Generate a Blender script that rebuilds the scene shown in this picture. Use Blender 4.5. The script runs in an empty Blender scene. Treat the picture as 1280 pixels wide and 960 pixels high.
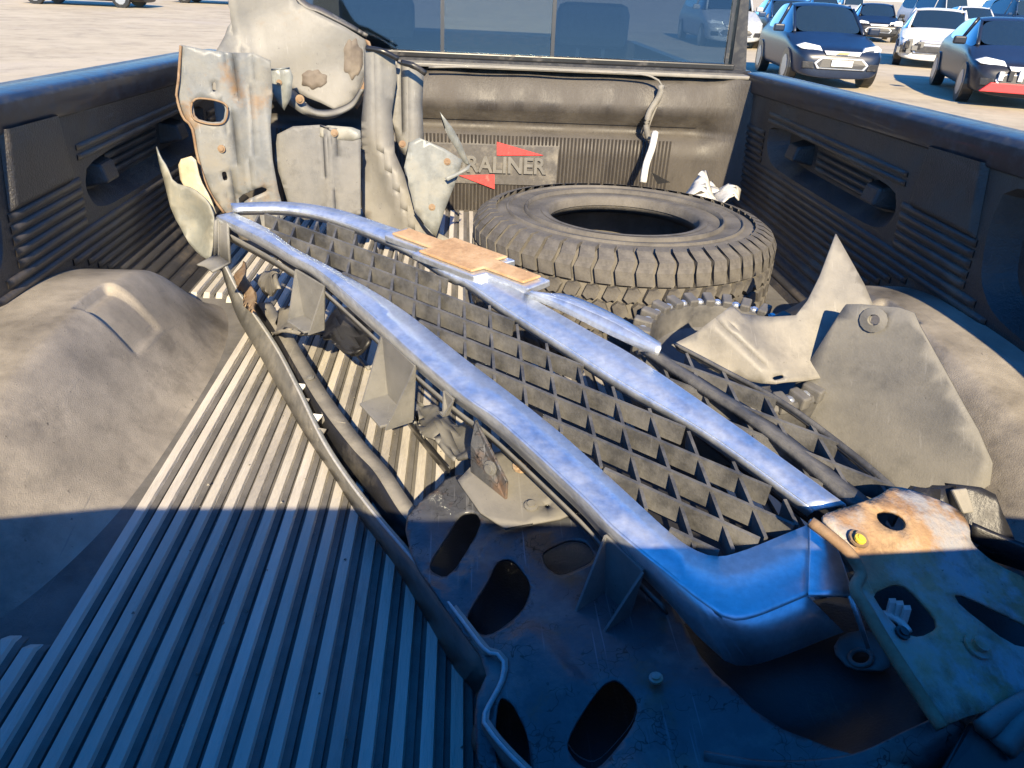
import bpy, bmesh, math, random
from mathutils import Vector, Matrix
from mathutils.geometry import delaunay_2d_cdt
random.seed(7)
R = math.radians
sc = bpy.context.scene
col = sc.collection
# ------------------------------------------------------------------ camera
F = 930.0; H = .72
AX = Vector((.9974, .0115, .0706)); AY = Vector((-.0565, -.4786, .8762)); AZ = Vector((.0439, -.8779, -.4767))
AX.normalize(); AY = (AY - AX * AY.dot(AX)).normalized()
AZ = AX.cross(AY); AZ = -AZ if AZ.y > 0 else AZ
cam = bpy.data.cameras.new('camera'); co = bpy.data.objects.new('camera', cam); col.objects.link(co)
right = Vector((AX.x, AY.x, AZ.x)); down = Vector((AX.y, AY.y, AZ.y)); fwd = Vector((AX.z, AY.z, AZ.z))
M = Matrix((right, -down, -fwd)).transposed().to_4x4(); M.translation = (0, 0, H)
co.matrix_world = M
cam.sensor_width = 36; cam.lens = F / 1280 * 36; cam.clip_start = .02; cam.clip_end = 2000
sc.camera = co
# ------------------------------------------------------------------ light
SUN_EL = R(32); SUN_AZ = R(3)          # sun behind the camera, a little to the right
w = bpy.data.worlds.new('World'); sc.world = w; w.use_nodes = True
nt = w.node_tree; sky = nt.nodes.new('ShaderNodeTexSky'); sky.sky_type = 'NISHITA'; sky.sun_disc = False
sky.dust_density = .15; sky.ozone_density = 6; sky.air_density = 1.0
sky.sun_elevation = SUN_EL; sky.sun_rotation = R(180) - SUN_AZ
hs_ = nt.nodes.new('ShaderNodeHueSaturation'); hs_.inputs['Saturation'].default_value = 1.27; hs_.inputs['Hue'].default_value = .507; nt.links.new(sky.outputs[0], hs_.inputs['Color']); nt.links.new(hs_.outputs[0], nt.nodes['Background'].inputs[0]); nt.nodes['Background'].inputs[1].default_value = .14
sl = bpy.data.lights.new('sun', 'SUN'); sl.energy = 5; sl.angle = R(.5); sl.color = (1, .83, .56)
so = bpy.data.objects.new('sun', sl); col.objects.link(so)
sd = Vector((math.sin(SUN_AZ) * math.cos(SUN_EL), -math.cos(SUN_AZ) * math.cos(SUN_EL), math.sin(SUN_EL)))
so.rotation_euler = sd.to_track_quat('Z', 'Y').to_euler(); so.location = sd * 20
sc.view_settings.view_transform = 'Standard'; sc.view_settings.look = 'None'; sc.view_settings.exposure = 1.22

# ------------------------------------------------------------------ helpers
def ray(u, v):
    d = Vector((u - 640, v - 480, F)); return Vector((d.dot(AX), d.dot(AY), d.dot(AZ)))
def pz(u, v, z):
    r = ray(u, v); return r * ((z - H) / r.z) + Vector((0, 0, H))
def py(u, v, y):
    r = ray(u, v); return r * (y / r.y) + Vector((0, 0, H))
def px(u, v, x):
    r = ray(u, v); return r * (x / r.x) + Vector((0, 0, H))
def proj(p):
    q = Vector(p) - Vector((0, 0, H)); d = AX * q.x + AY * q.y + AZ * q.z
    return 640 + F * d.x / d.z, 480 + F * d.y / d.z
class Plane:
    def __init__(s, a, b, c):
        a, b, c = Vector(a), Vector(b), Vector(c)
        s.o = a; s.n = (b - a).cross(c - a).normalized()
        if s.n.dot(Vector((0, 0, H)) - a) < 0: s.n = -s.n
        s.e1 = (b - a).normalized(); s.e2 = s.n.cross(s.e1)
    def at(s, u, v, h=0):
        r = ray(u, v); t = (s.o + s.n * h - Vector((0, 0, H))).dot(s.n) / r.dot(s.n)
        return r * t + Vector((0, 0, H))
    def to2(s, p): q = Vector(p) - s.o; return Vector((q.dot(s.e1), q.dot(s.e2)))
    def to3(s, a, b, h=0): return s.o + s.e1 * a + s.e2 * b + s.n * h
def plane_px(*t): return Plane(*[pz(*q) for q in t])
def mesh(name, vs, fs, m, parent=None, smooth=False):
    me = bpy.data.meshes.new(name); me.from_pydata([tuple(v) for v in vs], [], fs); me.validate(); me.update()
    if m: me.materials.append(m)
    if smooth:
        for p in me.polygons: p.use_smooth = True
    o = bpy.data.objects.new(name, me); col.objects.link(o); o.parent = parent
    return o
def tag(o, label=None, cat=None, group=None, kind=None):
    if label: o['label'] = label
    if cat: o['category'] = cat
    if group: o['group'] = group
    if kind: o['kind'] = kind
    return o
def thing(name, label, cat, group=None, loc=(0, 0, 0)):
    o = bpy.data.objects.new(name, None); col.objects.link(o); o.location = loc; o.empty_display_size = .1
    return tag(o, label, cat, group)
def solid(o, t, off=-1):
    s = o.modifiers.new('s', 'SOLIDIFY'); s.thickness = t; s.offset = off; return o
def bevel(o, w, n=2):
    b = o.modifiers.new('b', 'BEVEL'); b.width = w; b.segments = n; b.limit_method = 'ANGLE'; return o
def cr(pts, n):
    """Catmull-Rom resample of 3D points to n samples"""
    P = [Vector(p) for p in pts]
    if len(P) == 2: return [P[0].lerp(P[1], i / (n - 1)) for i in range(n)]
    P = [2 * P[0] - P[1]] + P + [2 * P[-1] - P[-2]]
    segs = len(P) - 3
    L = [(P[i + 2] - P[i + 1]).length for i in range(segs)]; T = sum(L); out = []
    for k in range(n):
        d = T * k / (n - 1); i = 0
        while i < segs - 1 and d > L[i]: d -= L[i]; i += 1
        t = min(1, d / max(L[i], 1e-9)); a, b, c, e = P[i:i + 4]
        out.append(.5 * ((2 * b) + (c - a) * t + (2 * a - 5 * b + 4 * c - e) * t * t + (3 * b - a - 3 * c + e) * t ** 3))
    return out
def C(pts): return [pz(*p) for p in pts]
def loft(name, curves, m, parent=None, n=40, t=.003, smooth=True, off=0):
    cs = [cr(c, n) for c in curves]; vs = [p for c in cs for p in c]; fs = []
    for j in range(len(cs) - 1):
        for i in range(n - 1): fs.append((j * n + i, j * n + i + 1, (j + 1) * n + i + 1, (j + 1) * n + i))
    o = mesh(name, vs, fs, m, parent, smooth)
    if smooth: o.modifiers.new('e', 'EDGE_SPLIT').split_angle = R(28)
    if t: solid(o, t, off)
    return o
def inside(p, poly):
    x, y = p; r = False; n = len(poly); j = n - 1
    for i in range(n):
        a, b = poly[i], poly[j]
        if (a[1] > y) != (b[1] > y) and x < (b[0] - a[0]) * (y - a[1]) / (b[1] - a[1]) + a[0]: r = not r
        j = i
    return r
def round_poly(pts, it=2):
    for _ in range(it):
        q = []
        for i in range(len(pts)):
            a, b = Vector(pts[i]), Vector(pts[(i + 1) % len(pts)])
            q += [a.lerp(b, .2), a.lerp(b, .8)]
        pts = q
    return pts
def tri2d(outl, holes, step):
    """triangulated polygon with holes and inner grid points, in 2D"""
    pts = []; ed = []
    def ring(r):
        s = len(pts); dense = []
        for i in range(len(r)):
            a, b = Vector(r[i]), Vector(r[(i + 1) % len(r)]); k = max(1, int((b - a).length / step))
            dense += [a.lerp(b, j / k) for j in range(k)]
        pts.extend(dense); n = len(dense); ed.extend([(s + i, s + (i + 1) % n) for i in range(n)]); return dense
    oo = ring(outl); hh = [ring(h) for h in holes]
    x0 = min(p.x for p in oo); x1 = max(p.x for p in oo); y0 = min(p.y for p in oo); y1 = max(p.y for p in oo)
    x = x0 + step / 2; r = 0
    bd = list(pts)
    while x < x1:
        y = y0 + step / 2 + (step / 2 if r % 2 else 0)
        while y < y1:
            p = (x, y)
            if inside(p, oo) and not any(inside(p, h) for h in hh) and all((p[0] - b.x) ** 2 + (p[1] - b.y) ** 2 > (step * .4) ** 2 for b in bd):
                pts.append(Vector(p))
            y += step
        x += step; r += 1
    V, E, Fc, *_ = delaunay_2d_cdt(pts, ed, [], 0, 1e-6)
    fs = []
    for f in Fc:
        c = sum((V[i] for i in f), Vector((0, 0))) / len(f)
        if inside(c, oo) and not any(inside(c, h) for h in hh): fs.append(tuple(f))
    return V, fs
def sheet(name, pl, outl, m, parent=None, holes=(), t=.003, step=.02, bump=None, rnd=1, hr=2, smooth=True):
    """thin panel: pixel outline dropped on a 3D plane, optional relief bump(u,v) in metres"""
    o2 = [pl.to2(pl.at(*p)) for p in outl]; h2 = [[pl.to2(pl.at(*p)) for p in h] for h in holes]
    if rnd: o2 = round_poly(o2, rnd)
    if hr: h2 = [round_poly(h, hr) for h in h2]
    V, fs = tri2d(o2, h2, step); vs = []
    for q in V:
        h = 0
        if bump:
            u, v = proj(pl.to3(q.x, q.y)); h = bump(u, v)
        vs.append(pl.to3(q.x, q.y, h))
    fs = [f if (vs[f[1]] - vs[f[0]]).cross(vs[f[2]] - vs[f[0]]).dot(pl.n) > 0 else f[::-1] for f in fs]
    o = mesh(name, vs, fs, m, parent, smooth)
    if smooth: o.modifiers.new('e', 'EDGE_SPLIT').split_angle = R(24)
    solid(o, t)
    return o
tent = lambda x, w_: max(0., 1 - abs(x) / w_)
def tube(name, pts, r, m, parent=None, n=24, k=8, rr=None):
    c = cr(pts, n); vs = []; fs = []
    up = Vector((0, 0, 1))
    for i, p in enumerate(c):
        d = (c[min(i + 1, n - 1)] - c[max(i - 1, 0)]).normalized(); a = d.cross(up)
        a = a.normalized() if a.length > .05 else Vector((1, 0, 0)); b = a.cross(d)
        q = r if rr is None else rr(i / (n - 1))
        vs += [p + (a * math.cos(2 * math.pi * j / k) + b * math.sin(2 * math.pi * j / k)) * q for j in range(k)]
    for i in range(n - 1):
        for j in range(k): fs.append((i * k + j, i * k + (j + 1) % k, (i + 1) * k + (j + 1) % k, (i + 1) * k + j))
    fs += [tuple(range(k))[::-1], tuple((n - 1) * k + j for j in range(k))]
    return mesh(name, vs, fs, m, parent, True)
def box(name, x0, x1, y0, y1, z0, z1, m, parent=None, bv=0):
    vs = [(x, y, z) for x in (x0, x1) for y in (y0, y1) for z in (z0, z1)]
    o = mesh(name, vs, [(0, 1, 3, 2), (4, 6, 7, 5), (0, 4, 5, 1), (2, 3, 7, 6), (0, 2, 6, 4), (1, 5, 7, 3)], m, parent)
    if bv: bevel(o, bv)
    return o
def prism(name, base, up, m, parent=None, bv=0):
    """polygon (3D points) extruded by vector up"""
    n = len(base); b = [Vector(p) for p in base]; vs = b + [p + Vector(up) for p in b]
    fs = [tuple(range(n))[::-1], tuple(range(n, 2 * n))] + [(i, (i + 1) % n, n + (i + 1) % n, n + i) for i in range(n)]
    o = mesh(name, vs, fs, m, parent)
    bm = bmesh.new(); bm.from_mesh(o.data); bmesh.ops.recalc_face_normals(bm, faces=bm.faces); bm.to_mesh(o.data); bm.free()
    if bv: bevel(o, bv)
    return o
def bolt(p, n, r, m, parent, name='bolt'):
    r *= .68; n = Vector(n).normalized(); a = n.orthogonal().normalized(); b = n.cross(a)
    ringp = lambda rad, h, k: [Vector(p) + n * h + (a * math.cos(2 * math.pi * i / k) + b * math.sin(2 * math.pi * i / k)) * rad for i in range(k)]
    k = 12; vs = ringp(r * 1.7, -.001, k) + ringp(r * 1.7, .0015, k) + ringp(r, .002, k) + ringp(r, r * .9, k)
    fs = [(j * k + i, j * k + (i + 1) % k, (j + 1) * k + (i + 1) % k, (j + 1) * k + i) for j in range(3) for i in range(k)] + [tuple(range(3 * k, 4 * k))]
    return mesh(name, vs, fs, m, parent)

# ------------------------------------------------------------------ materials
def mat(name, base, rough=.6, metal=0., dust=None, damt=.5, soft=0., dmax=1., dscale=9., rust=None, ramt=.3, rscale=6., bump=0., bscale=300., coat=0., stretch=(1, 1, 1), spec=.5, cracks=0., grime=.5, scr=.25):
    m = bpy.data.materials.new(name); m.use_nodes = True; n = m.node_tree.nodes; l = m.node_tree.links
    b = n['Principled BSDF']; b.inputs['Roughness'].default_value = rough; b.inputs['Metallic'].default_value = metal
    b.inputs['Specular IOR Level'].default_value = spec; b.inputs['Coat Weight'].default_value = coat; b.inputs['Coat Roughness'].default_value = .08
    tc = n.new('ShaderNodeTexCoord'); mp = n.new('ShaderNodeMapping'); mp.inputs['Scale'].default_value = stretch
    l.new(tc.outputs['Object'], mp.inputs[0]); vec = mp.outputs[0]
    def noise(s, d=6, ro=.6):
        x = n.new('ShaderNodeTexNoise'); x.inputs['Scale'].default_value = s; x.inputs['Detail'].default_value = d; x.inputs['Roughness'].default_value = ro
        l.new(vec, x.inputs['Vector']); return x.outputs['Fac']
    def ramp(src, a, c):
        r = n.new('ShaderNodeMapRange'); r.inputs[1].default_value = a; r.inputs[2].default_value = c; l.new(src, r.inputs[0]); return r.outputs[0]
    rgb = n.new('ShaderNodeRGB'); rgb.outputs[0].default_value = (*base, 1); cur = rgb.outputs[0]
    def mix(f, colr):
        nonlocal cur
        x = n.new('ShaderNodeMix'); x.data_type = 'RGBA'; l.new(f, x.inputs[0]); l.new(cur, x.inputs[6]); x.inputs[7].default_value = (*colr, 1); cur = x.outputs[2]
    x = n.new('ShaderNodeHueSaturation'); l.new(cur, x.inputs['Color']); l.new(ramp(noise(dscale * 6), -.2, 1.2), x.inputs['Value'])
    vm = n.new('ShaderNodeMath'); vm.operation = 'MULTIPLY_ADD'; l.new(noise(dscale * 5), vm.inputs[0]); vm.inputs[1].default_value = .7; vm.inputs[2].default_value = .65
    l.new(vm.outputs[0], x.inputs['Value']); cur = x.outputs[0]
    if rust:
        f = ramp(noise(rscale, 8, .65), .62 - ramt * .4, .72 - ramt * .4); mix(f, rust)
    df = None
    if dust:
        df = ramp(noise(dscale, 8, .68), .75 - damt * .6 - soft, 1.0 - damt * .55 + soft)
        if dmax < 1:
            dm = n.new('ShaderNodeMath'); dm.operation = 'MULTIPLY'; dm.inputs[1].default_value = dmax; l.new(df, dm.inputs[0]); df = dm.outputs[0]
        mix(df, dust)
        rm = n.new('ShaderNodeMapRange'); rm.inputs[3].default_value = rough; rm.inputs[4].default_value = .9; l.new(df, rm.inputs[0]); l.new(rm.outputs[0], b.inputs['Roughness'])
        if metal:
            mm = n.new('ShaderNodeMapRange'); mm.inputs[3].default_value = metal; mm.inputs[4].default_value = 0; l.new(df, mm.inputs[0]); l.new(mm.outputs[0], b.inputs['Metallic'])
    if cracks:
        vo = n.new('ShaderNodeTexVoronoi'); vo.feature = 'DISTANCE_TO_EDGE'; vo.inputs['Scale'].default_value = cracks; l.new(vec, vo.inputs['Vector'])
        nz = n.new('ShaderNodeTexNoise'); nz.inputs['Scale'].default_value = cracks * 1.5; l.new(vec, nz.inputs['Vector'])
        ad = n.new('ShaderNodeVectorMath'); ad.operation = 'MULTIPLY_ADD'; l.new(nz.outputs['Color'], ad.inputs[0]); ad.inputs[1].default_value = (.12,) * 3; l.new(vec, ad.inputs[2]); l.new(ad.outputs[0], vo.inputs['Vector'])
        g = n.new('ShaderNodeMath'); g.operation = 'MULTIPLY'; l.new(ramp(vo.outputs['Distance'], .035, .005), g.inputs[0]); l.new(ramp(noise(cracks * .6, 2), .5, .56), g.inputs[1])
        mix(g.outputs[0], (.012, .011, .01))
    if grime:
        gm = n.new('ShaderNodeMath'); gm.operation = 'MULTIPLY'; gm.inputs[1].default_value = grime; l.new(ramp(noise(dscale * 1.7, 10, .75), .52, .72), gm.inputs[0]); mix(gm.outputs[0], tuple(c * .45 for c in base))
        sk = n.new('ShaderNodeMath'); sk.operation = 'MULTIPLY'; sk.inputs[1].default_value = min(1, grime * 1.4); l.new(ramp(noise(max(90, dscale * 9), 4, .7), .66, .74), sk.inputs[0]); mix(sk.outputs[0], tuple(c * .3 for c in base))
    if scr:
        for ang, sc_ in ((.6, 60), (-.9, 45)):
            m2 = n.new('ShaderNodeMapping'); m2.inputs['Rotation'].default_value = (ang, ang * .7, ang); m2.inputs['Scale'].default_value = (sc_ * 4, sc_ * .12, sc_ * .5); l.new(tc.outputs['Object'], m2.inputs[0])
            nn = n.new('ShaderNodeTexNoise'); nn.inputs['Scale'].default_value = 1; nn.inputs['Detail'].default_value = 2; l.new(m2.outputs[0], nn.inputs['Vector'])
            mm_ = n.new('ShaderNodeMath'); mm_.operation = 'MULTIPLY'; mm_.inputs[1].default_value = scr; l.new(ramp(nn.outputs['Fac'], .69, .75), mm_.inputs[0]); mix(mm_.outputs[0], tuple(min(.6, c * 1.8 + .06) for c in base))
    l.new(cur, b.inputs['Base Color'])
    if bump:
        bp = n.new('ShaderNodeBump'); bp.inputs['Strength'].default_value = bump; bp.inputs['Distance'].default_value = .002
        l.new(noise(bscale, 3), bp.inputs['Height']); l.new(bp.outputs[0], b.inputs['Normal'])
    return m
TAN = (.46, .39, .28)
m_floor = mat('liner_floor', (.07, .067, .062), .7, dust=(.19, .178, .16), damt=.6, soft=.1, dscale=7, bump=.5, bscale=420)
m_rib = mat('liner_rib', (.32, .30, .26), .6, dust=(.58, .53, .44), damt=.7, soft=.15, dscale=5, bump=1., bscale=260, grime=.7, scr=.5, stretch=(1, .15, 1))
m_rib2 = mat('liner_rib_scuffed', (.42, .39, .34), .55, dust=(.64, .585, .49), damt=.6, soft=.1, dscale=9, bump=1., bscale=260, grime=.7, scr=.5, stretch=(1, .12, 1))
m_rib3 = mat('liner_rib_worn', (.22, .205, .18), .5, dust=(.50, .455, .38), damt=.6, soft=.12, dscale=6, bump=1., bscale=260, grime=.7, scr=.5, stretch=(1, .2, 1))
m_wall = mat('liner_wall', (.032, .030, .029), .42, dust=(.11, .085, .06), damt=.42, dscale=5, bump=.9, bscale=260)
m_wrib = mat('liner_wall_rib', (.034, .032, .031), .4, dust=(.15, .12, .085), damt=.42, dscale=6, bump=.3, bscale=260)
m_arch = mat('liner_arch', (.06, .054, .047), .38, dust=(.42, .375, .305), damt=.62, dscale=3.0, soft=.06, bump=.5, bscale=520, grime=.6, scr=.6)
m_front = mat('liner_front', (.04, .035, .031), .5, dust=(.085, .075, .063), damt=.5, soft=.05, dscale=7, bump=.5, bscale=200, stretch=(1, 1, .35))
m_paint = mat('navy_paint', (.016, .017, .024), .42, spec=.35, coat=.12, dust=(.10, .10, .10), damt=.25, soft=.15, dscale=40, grime=0, scr=.15)
m_chrome = mat('dull_chrome', (.74, .78, .82), .34, 1., dust=(.42, .42, .42), damt=.45, soft=.3, dmax=.45, grime=.06, dscale=24, bump=.15, bscale=90)
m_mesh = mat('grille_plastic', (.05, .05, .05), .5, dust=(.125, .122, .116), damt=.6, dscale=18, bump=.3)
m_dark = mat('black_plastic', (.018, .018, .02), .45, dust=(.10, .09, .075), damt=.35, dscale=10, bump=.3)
m_grey = mat('grey_plastic', (.12, .122, .122), .45, dust=(.205, .198, .18), damt=.6, soft=.1, dscale=10, bump=.2)
m_tan = mat('dusty_plastic', (.16, .152, .135), .5, dust=(.27, .25, .21), damt=.6, dscale=8, bump=.15)
m_flap = mat('mud_flap', (.115, .112, .104), .55, dust=(.185, .176, .155), damt=.62, dscale=6, bump=.2)
m_steel = mat('painted_steel', (.07, .073, .08), .32, dust=(.20, .19, .175), damt=.42, dscale=9, rust=(.13, .075, .045), ramt=.16, rscale=12, bump=.5, bscale=110, cracks=26, scr=.6, grime=.7)
m_apron = mat('weathered_apron', (.15, .158, .16), .45, dust=(.22, .205, .17), damt=.5, dscale=9, rust=(.20, .125, .065), ramt=.22, rscale=8, bump=.2, bscale=120)
m_fender = mat('weathered_fender', (.155, .152, .143), .45, dust=(.23, .215, .18), damt=.5, soft=.1, dscale=5, rust=(.14, .10, .065), ramt=.06, rscale=6, bump=.2, bscale=100)
m_rust = mat('rusty_steel', (.27, .16, .08), .5, dust=(.42, .29, .16), damt=.48, soft=.04, dscale=11, rust=(.27, .27, .275), ramt=.42, rscale=13, grime=.8, bump=.8, bscale=150)
m_rusty = mat('rust_edge', (.20, .125, .07), .75, dust=(.30, .23, .15), damt=.5, dscale=20, bump=.3)
m_gold = mat('faded_gold', (.50, .30, .14), .5, .3, dust=(.46, .33, .20), damt=.55, dscale=22, bump=.2)
m_tyre = mat('tyre_rubber', (.05, .046, .042), .75, dust=(.17, .155, .13), damt=.66, soft=.1, dscale=8, bump=.5, bscale=200)
m_tblk = mat('tread_rubber', (.055, .05, .046), .8, dust=(.15, .138, .118), damt=.58, dscale=14, bump=.4, bscale=200)
m_black = mat('shiny_rubber', (.016, .016, .017), .3, dust=(.10, .09, .08), damt=.3, dscale=15)
m_white = mat('white_plastic', (.62, .61, .57), .5, dust=(.5, .46, .38), damt=.4, dscale=18)
m_pale = mat('pale_shield', (.19, .20, .19), .4, dust=(.28, .265, .215), damt=.5, dscale=8, bump=.1)
m_cream = mat('cream_plastic', (.44, .38, .26), .6, dust=(.50, .43, .3), damt=.4)
m_red = mat('red_badge', (.55, .055, .05), .5, dust=(.5, .25, .2), damt=.25, dscale=30)
m_stain = mat('brown_stain', (.13, .105, .08), .7, dust=(.2, .17, .13), damt=.4, dscale=14)
m_fascia = mat('fascia_face', (.13, .128, .12), .4, dust=(.27, .25, .21), damt=.5, dscale=12, stretch=(1, 1, 1), grime=.8)
m_ring = mat('ring_plastic', (.05, .05, .052), .42, dust=(.20, .19, .17), damt=.5, soft=.1, dscale=12)
m_edge = mat('highlight_edge', (.42, .42, .41), .4, dust=(.34, .32, .28), damt=.4, dscale=30)  # pale colour standing in for the bright highlight on the fascia strip's edge
m_plate = mat('logo_plate', (.085, .08, .075), .5, dust=(.22, .2, .165), damt=.45, dscale=20, bump=.1)
m_yel = mat('yellow_paint', (.7, .5, .05), .5)
m_ground = mat('dirt', (.37, .31, .215), .95, dust=(.47, .40, .28), damt=.6, dscale=.6, rust=(.40, .34, .26), ramt=.25, rscale=.25, bump=1., bscale=30, grime=.6, scr=0)
m_seat = mat('seat_cloth', (.36, .36, .34), .9)
m_cab = mat('cab_dark', (.03, .03, .032), .8)
def glass(name, tint, dustf, rough=.05):
    m = bpy.data.materials.new(name); m.use_nodes = True; n = m.node_tree.nodes; l = m.node_tree.links; n.clear()
    o = n.new('ShaderNodeOutputMaterial'); t = n.new('ShaderNodeBsdfTransparent'); t.inputs[0].default_value = (*tint, 1)
    g = n.new('ShaderNodeBsdfGlossy'); g.inputs['Roughness'].default_value = rough; g.inputs[0].default_value = (.9, .95, 1, 1)
    fr = n.new('ShaderNodeFresnel'); fr.inputs[0].default_value = 1.6; a = n.new('ShaderNodeMixShader'); l.new(fr.outputs[0], a.inputs[0]); l.new(t.outputs[0], a.inputs[1]); l.new(g.outputs[0], a.inputs[2])
    d = n.new('ShaderNodeBsdfDiffuse'); d.inputs[0].default_value = (.45, .42, .36, 1); tc = n.new('ShaderNodeTexCoord'); nz = n.new('ShaderNodeTexNoise'); nz.inputs['Scale'].default_value = 140; nz.inputs['Detail'].default_value = 8
    l.new(tc.outputs['Object'], nz.inputs['Vector']); mr = n.new('ShaderNodeMapRange'); mr.inputs[1].default_value = .35; mr.inputs[2].default_value = .9; mr.inputs[4].default_value = dustf * 2.5; l.new(nz.outputs['Fac'], mr.inputs[0])
    b = n.new('ShaderNodeMixShader'); l.new(mr.outputs[0], b.inputs[0]); l.new(a.outputs[0], b.inputs[1]); l.new(d.outputs[0], b.inputs[2]); l.new(b.outputs[0], o.inputs[0])
    return m
m_glass = glass('tinted_glass', (.30, .34, .37), .0); m_glass2 = glass('clear_glass', (.42, .45, .42), .012)
m_cglass = mat('car_glass', (.015, .025, .03), .08, coat=1.)

# ------------------------------------------------------------------ ground
CX = .095                                # bed centre line
GZ = -.90
gv = []; gf = []; N = 60
g = mesh('ground', [(-400, -400, GZ), (400, -400, GZ), (400, 600, GZ), (-400, 600, GZ)], [(0, 1, 2, 3)], m_ground)
tag(g, 'pale dusty dirt yard', None, kind='structure')

# ------------------------------------------------------------------ bed liner
liner = thing('bed_liner', 'black ribbed plastic bed liner lining the pickup bed', 'bed liner')
Y0, Y1 = .10, 2.60
def half(z):
    b = .872 - .02 * max(0, z - .12) / .35
    return b - .10 * ((.13 - z) / .13) ** 2 if z < .13 else b
floor_o = mesh('floor', [(CX - .79, Y0, 0), (CX + .79, Y0, 0), (CX + .79, Y1, 0), (CX - .79, Y1, 0)], [(0, 1, 2, 3)], m_floor, liner)
# wheel arches as height fields
AYC, AHL = 1.19, .53
def arch_z(d, y):
    """d: distance inward from the wall line (0 at wall), y along the bed"""
    t = (y - AYC) / AHL
    if abs(t) >= 1: return 0
    g_ = (1 - abs(t) ** 2.6) ** .75
    foot = .30 * (1 - .25 * abs(t) ** 3)
    s = max(0, min(1, (foot - d) / .17)); s = s * s * (3 - 2 * s)
    return .205 * g_ * s
def arch(side):
    vs = []; fs = []; nx, ny = 90, 160
    for j in range(ny + 1):
        y = AYC - AHL + 2 * AHL * j / ny
        for i in range(nx + 1):
            d = -.03 + .36 * i / nx; z = arch_z(d, y)
            q = (y - 1.27) / .055; e = (d - .165) / .038
            if abs(q) < 1.3 and abs(e) < 1.3: z -= .022 * max(0, min(1, (1.15 - abs(q)) * 6)) * max(0, min(1, (1.15 - abs(e)) * 6)) * (.35 + .65 * (1.3 - e) / 2.6)
            vs.append((CX + side * (.872 - d), y, z - .004))
    for j in range(ny):
        for i in range(nx):
            a = j * (nx + 1) + i; f = (a, a + 1, a + nx + 2, a + nx + 1); fs.append(f if side < 0 else f[::-1])
    return mesh('wheel_arch', vs, fs, m_arch, liner, True)
arch(-1); arch(1)
# floor ribs
PITCH = .0313
def rib_mesh(name, L, m_=None):
    pf = [(-.0075, -.001), (-.0070, .011), (.0065, .011), (.0080, .005), (.0172, .005), (.0176, -.001)]     # crown, shelf, slot
    n = len(pf); vs = []
    for y, q in ((0, .1), (.014, 1), (L - .014, 1), (L, .1)): vs += [(x, y, z * q if z > 0 else z) for x, z in pf]
    fs = [(j * n + i, j * n + i + 1, (j + 1) * n + i + 1, (j + 1) * n + i) for j in range(3) for i in range(n - 1)]
    fs = [f[::-1] for f in fs]
    me = bpy.data.meshes.new(name); me.from_pydata(vs, [], fs); me.materials.append(m_); me.materials.append(m_floor)
    for p in me.polygons: p.material_index = 0 if p.index % (n - 1) in (1, 2) else 1
    me.update(); return me
k0 = -25; cache = {}
for k in range(-26, 27):
    x = -.2065 + k * PITCH - .0105
    off = abs(x - CX)
    if off > .77: continue
    segs = [(Y0, Y1 - .03)]
    d = .872 - off
    if d < .315:
        ys = [AYC - AHL + 2 * AHL * i / 300 for i in range(301)]
        blk = [y for y in ys if arch_z(d, y) > .002 or d < .29 and abs(y - AYC) < AHL * .93]
        if blk: segs = [(Y0, min(blk) - .02 - .03 * random.random()), (max(blk) + .03, Y1 - .03)]
    for a, b in segs:
        if b - a < .05: continue
        key = round(b - a, 2)
        if key not in cache: cache[key] = [rib_mesh('rib', b - a, m_=q_) for q_ in (m_rib, m_rib2, m_rib3)]
        o = bpy.data.objects.new('rib', cache[key][(1 if k in (-11, -10, -9, -8, -7) else random.choice((0, 0, 0, 2, 1)))]); col.objects.link(o); o.parent = floor_o; o.location = (x, a, random.uniform(-.0012, 0)); o.rotation_euler = (0, 0, random.uniform(-.0008, .0008))
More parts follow.
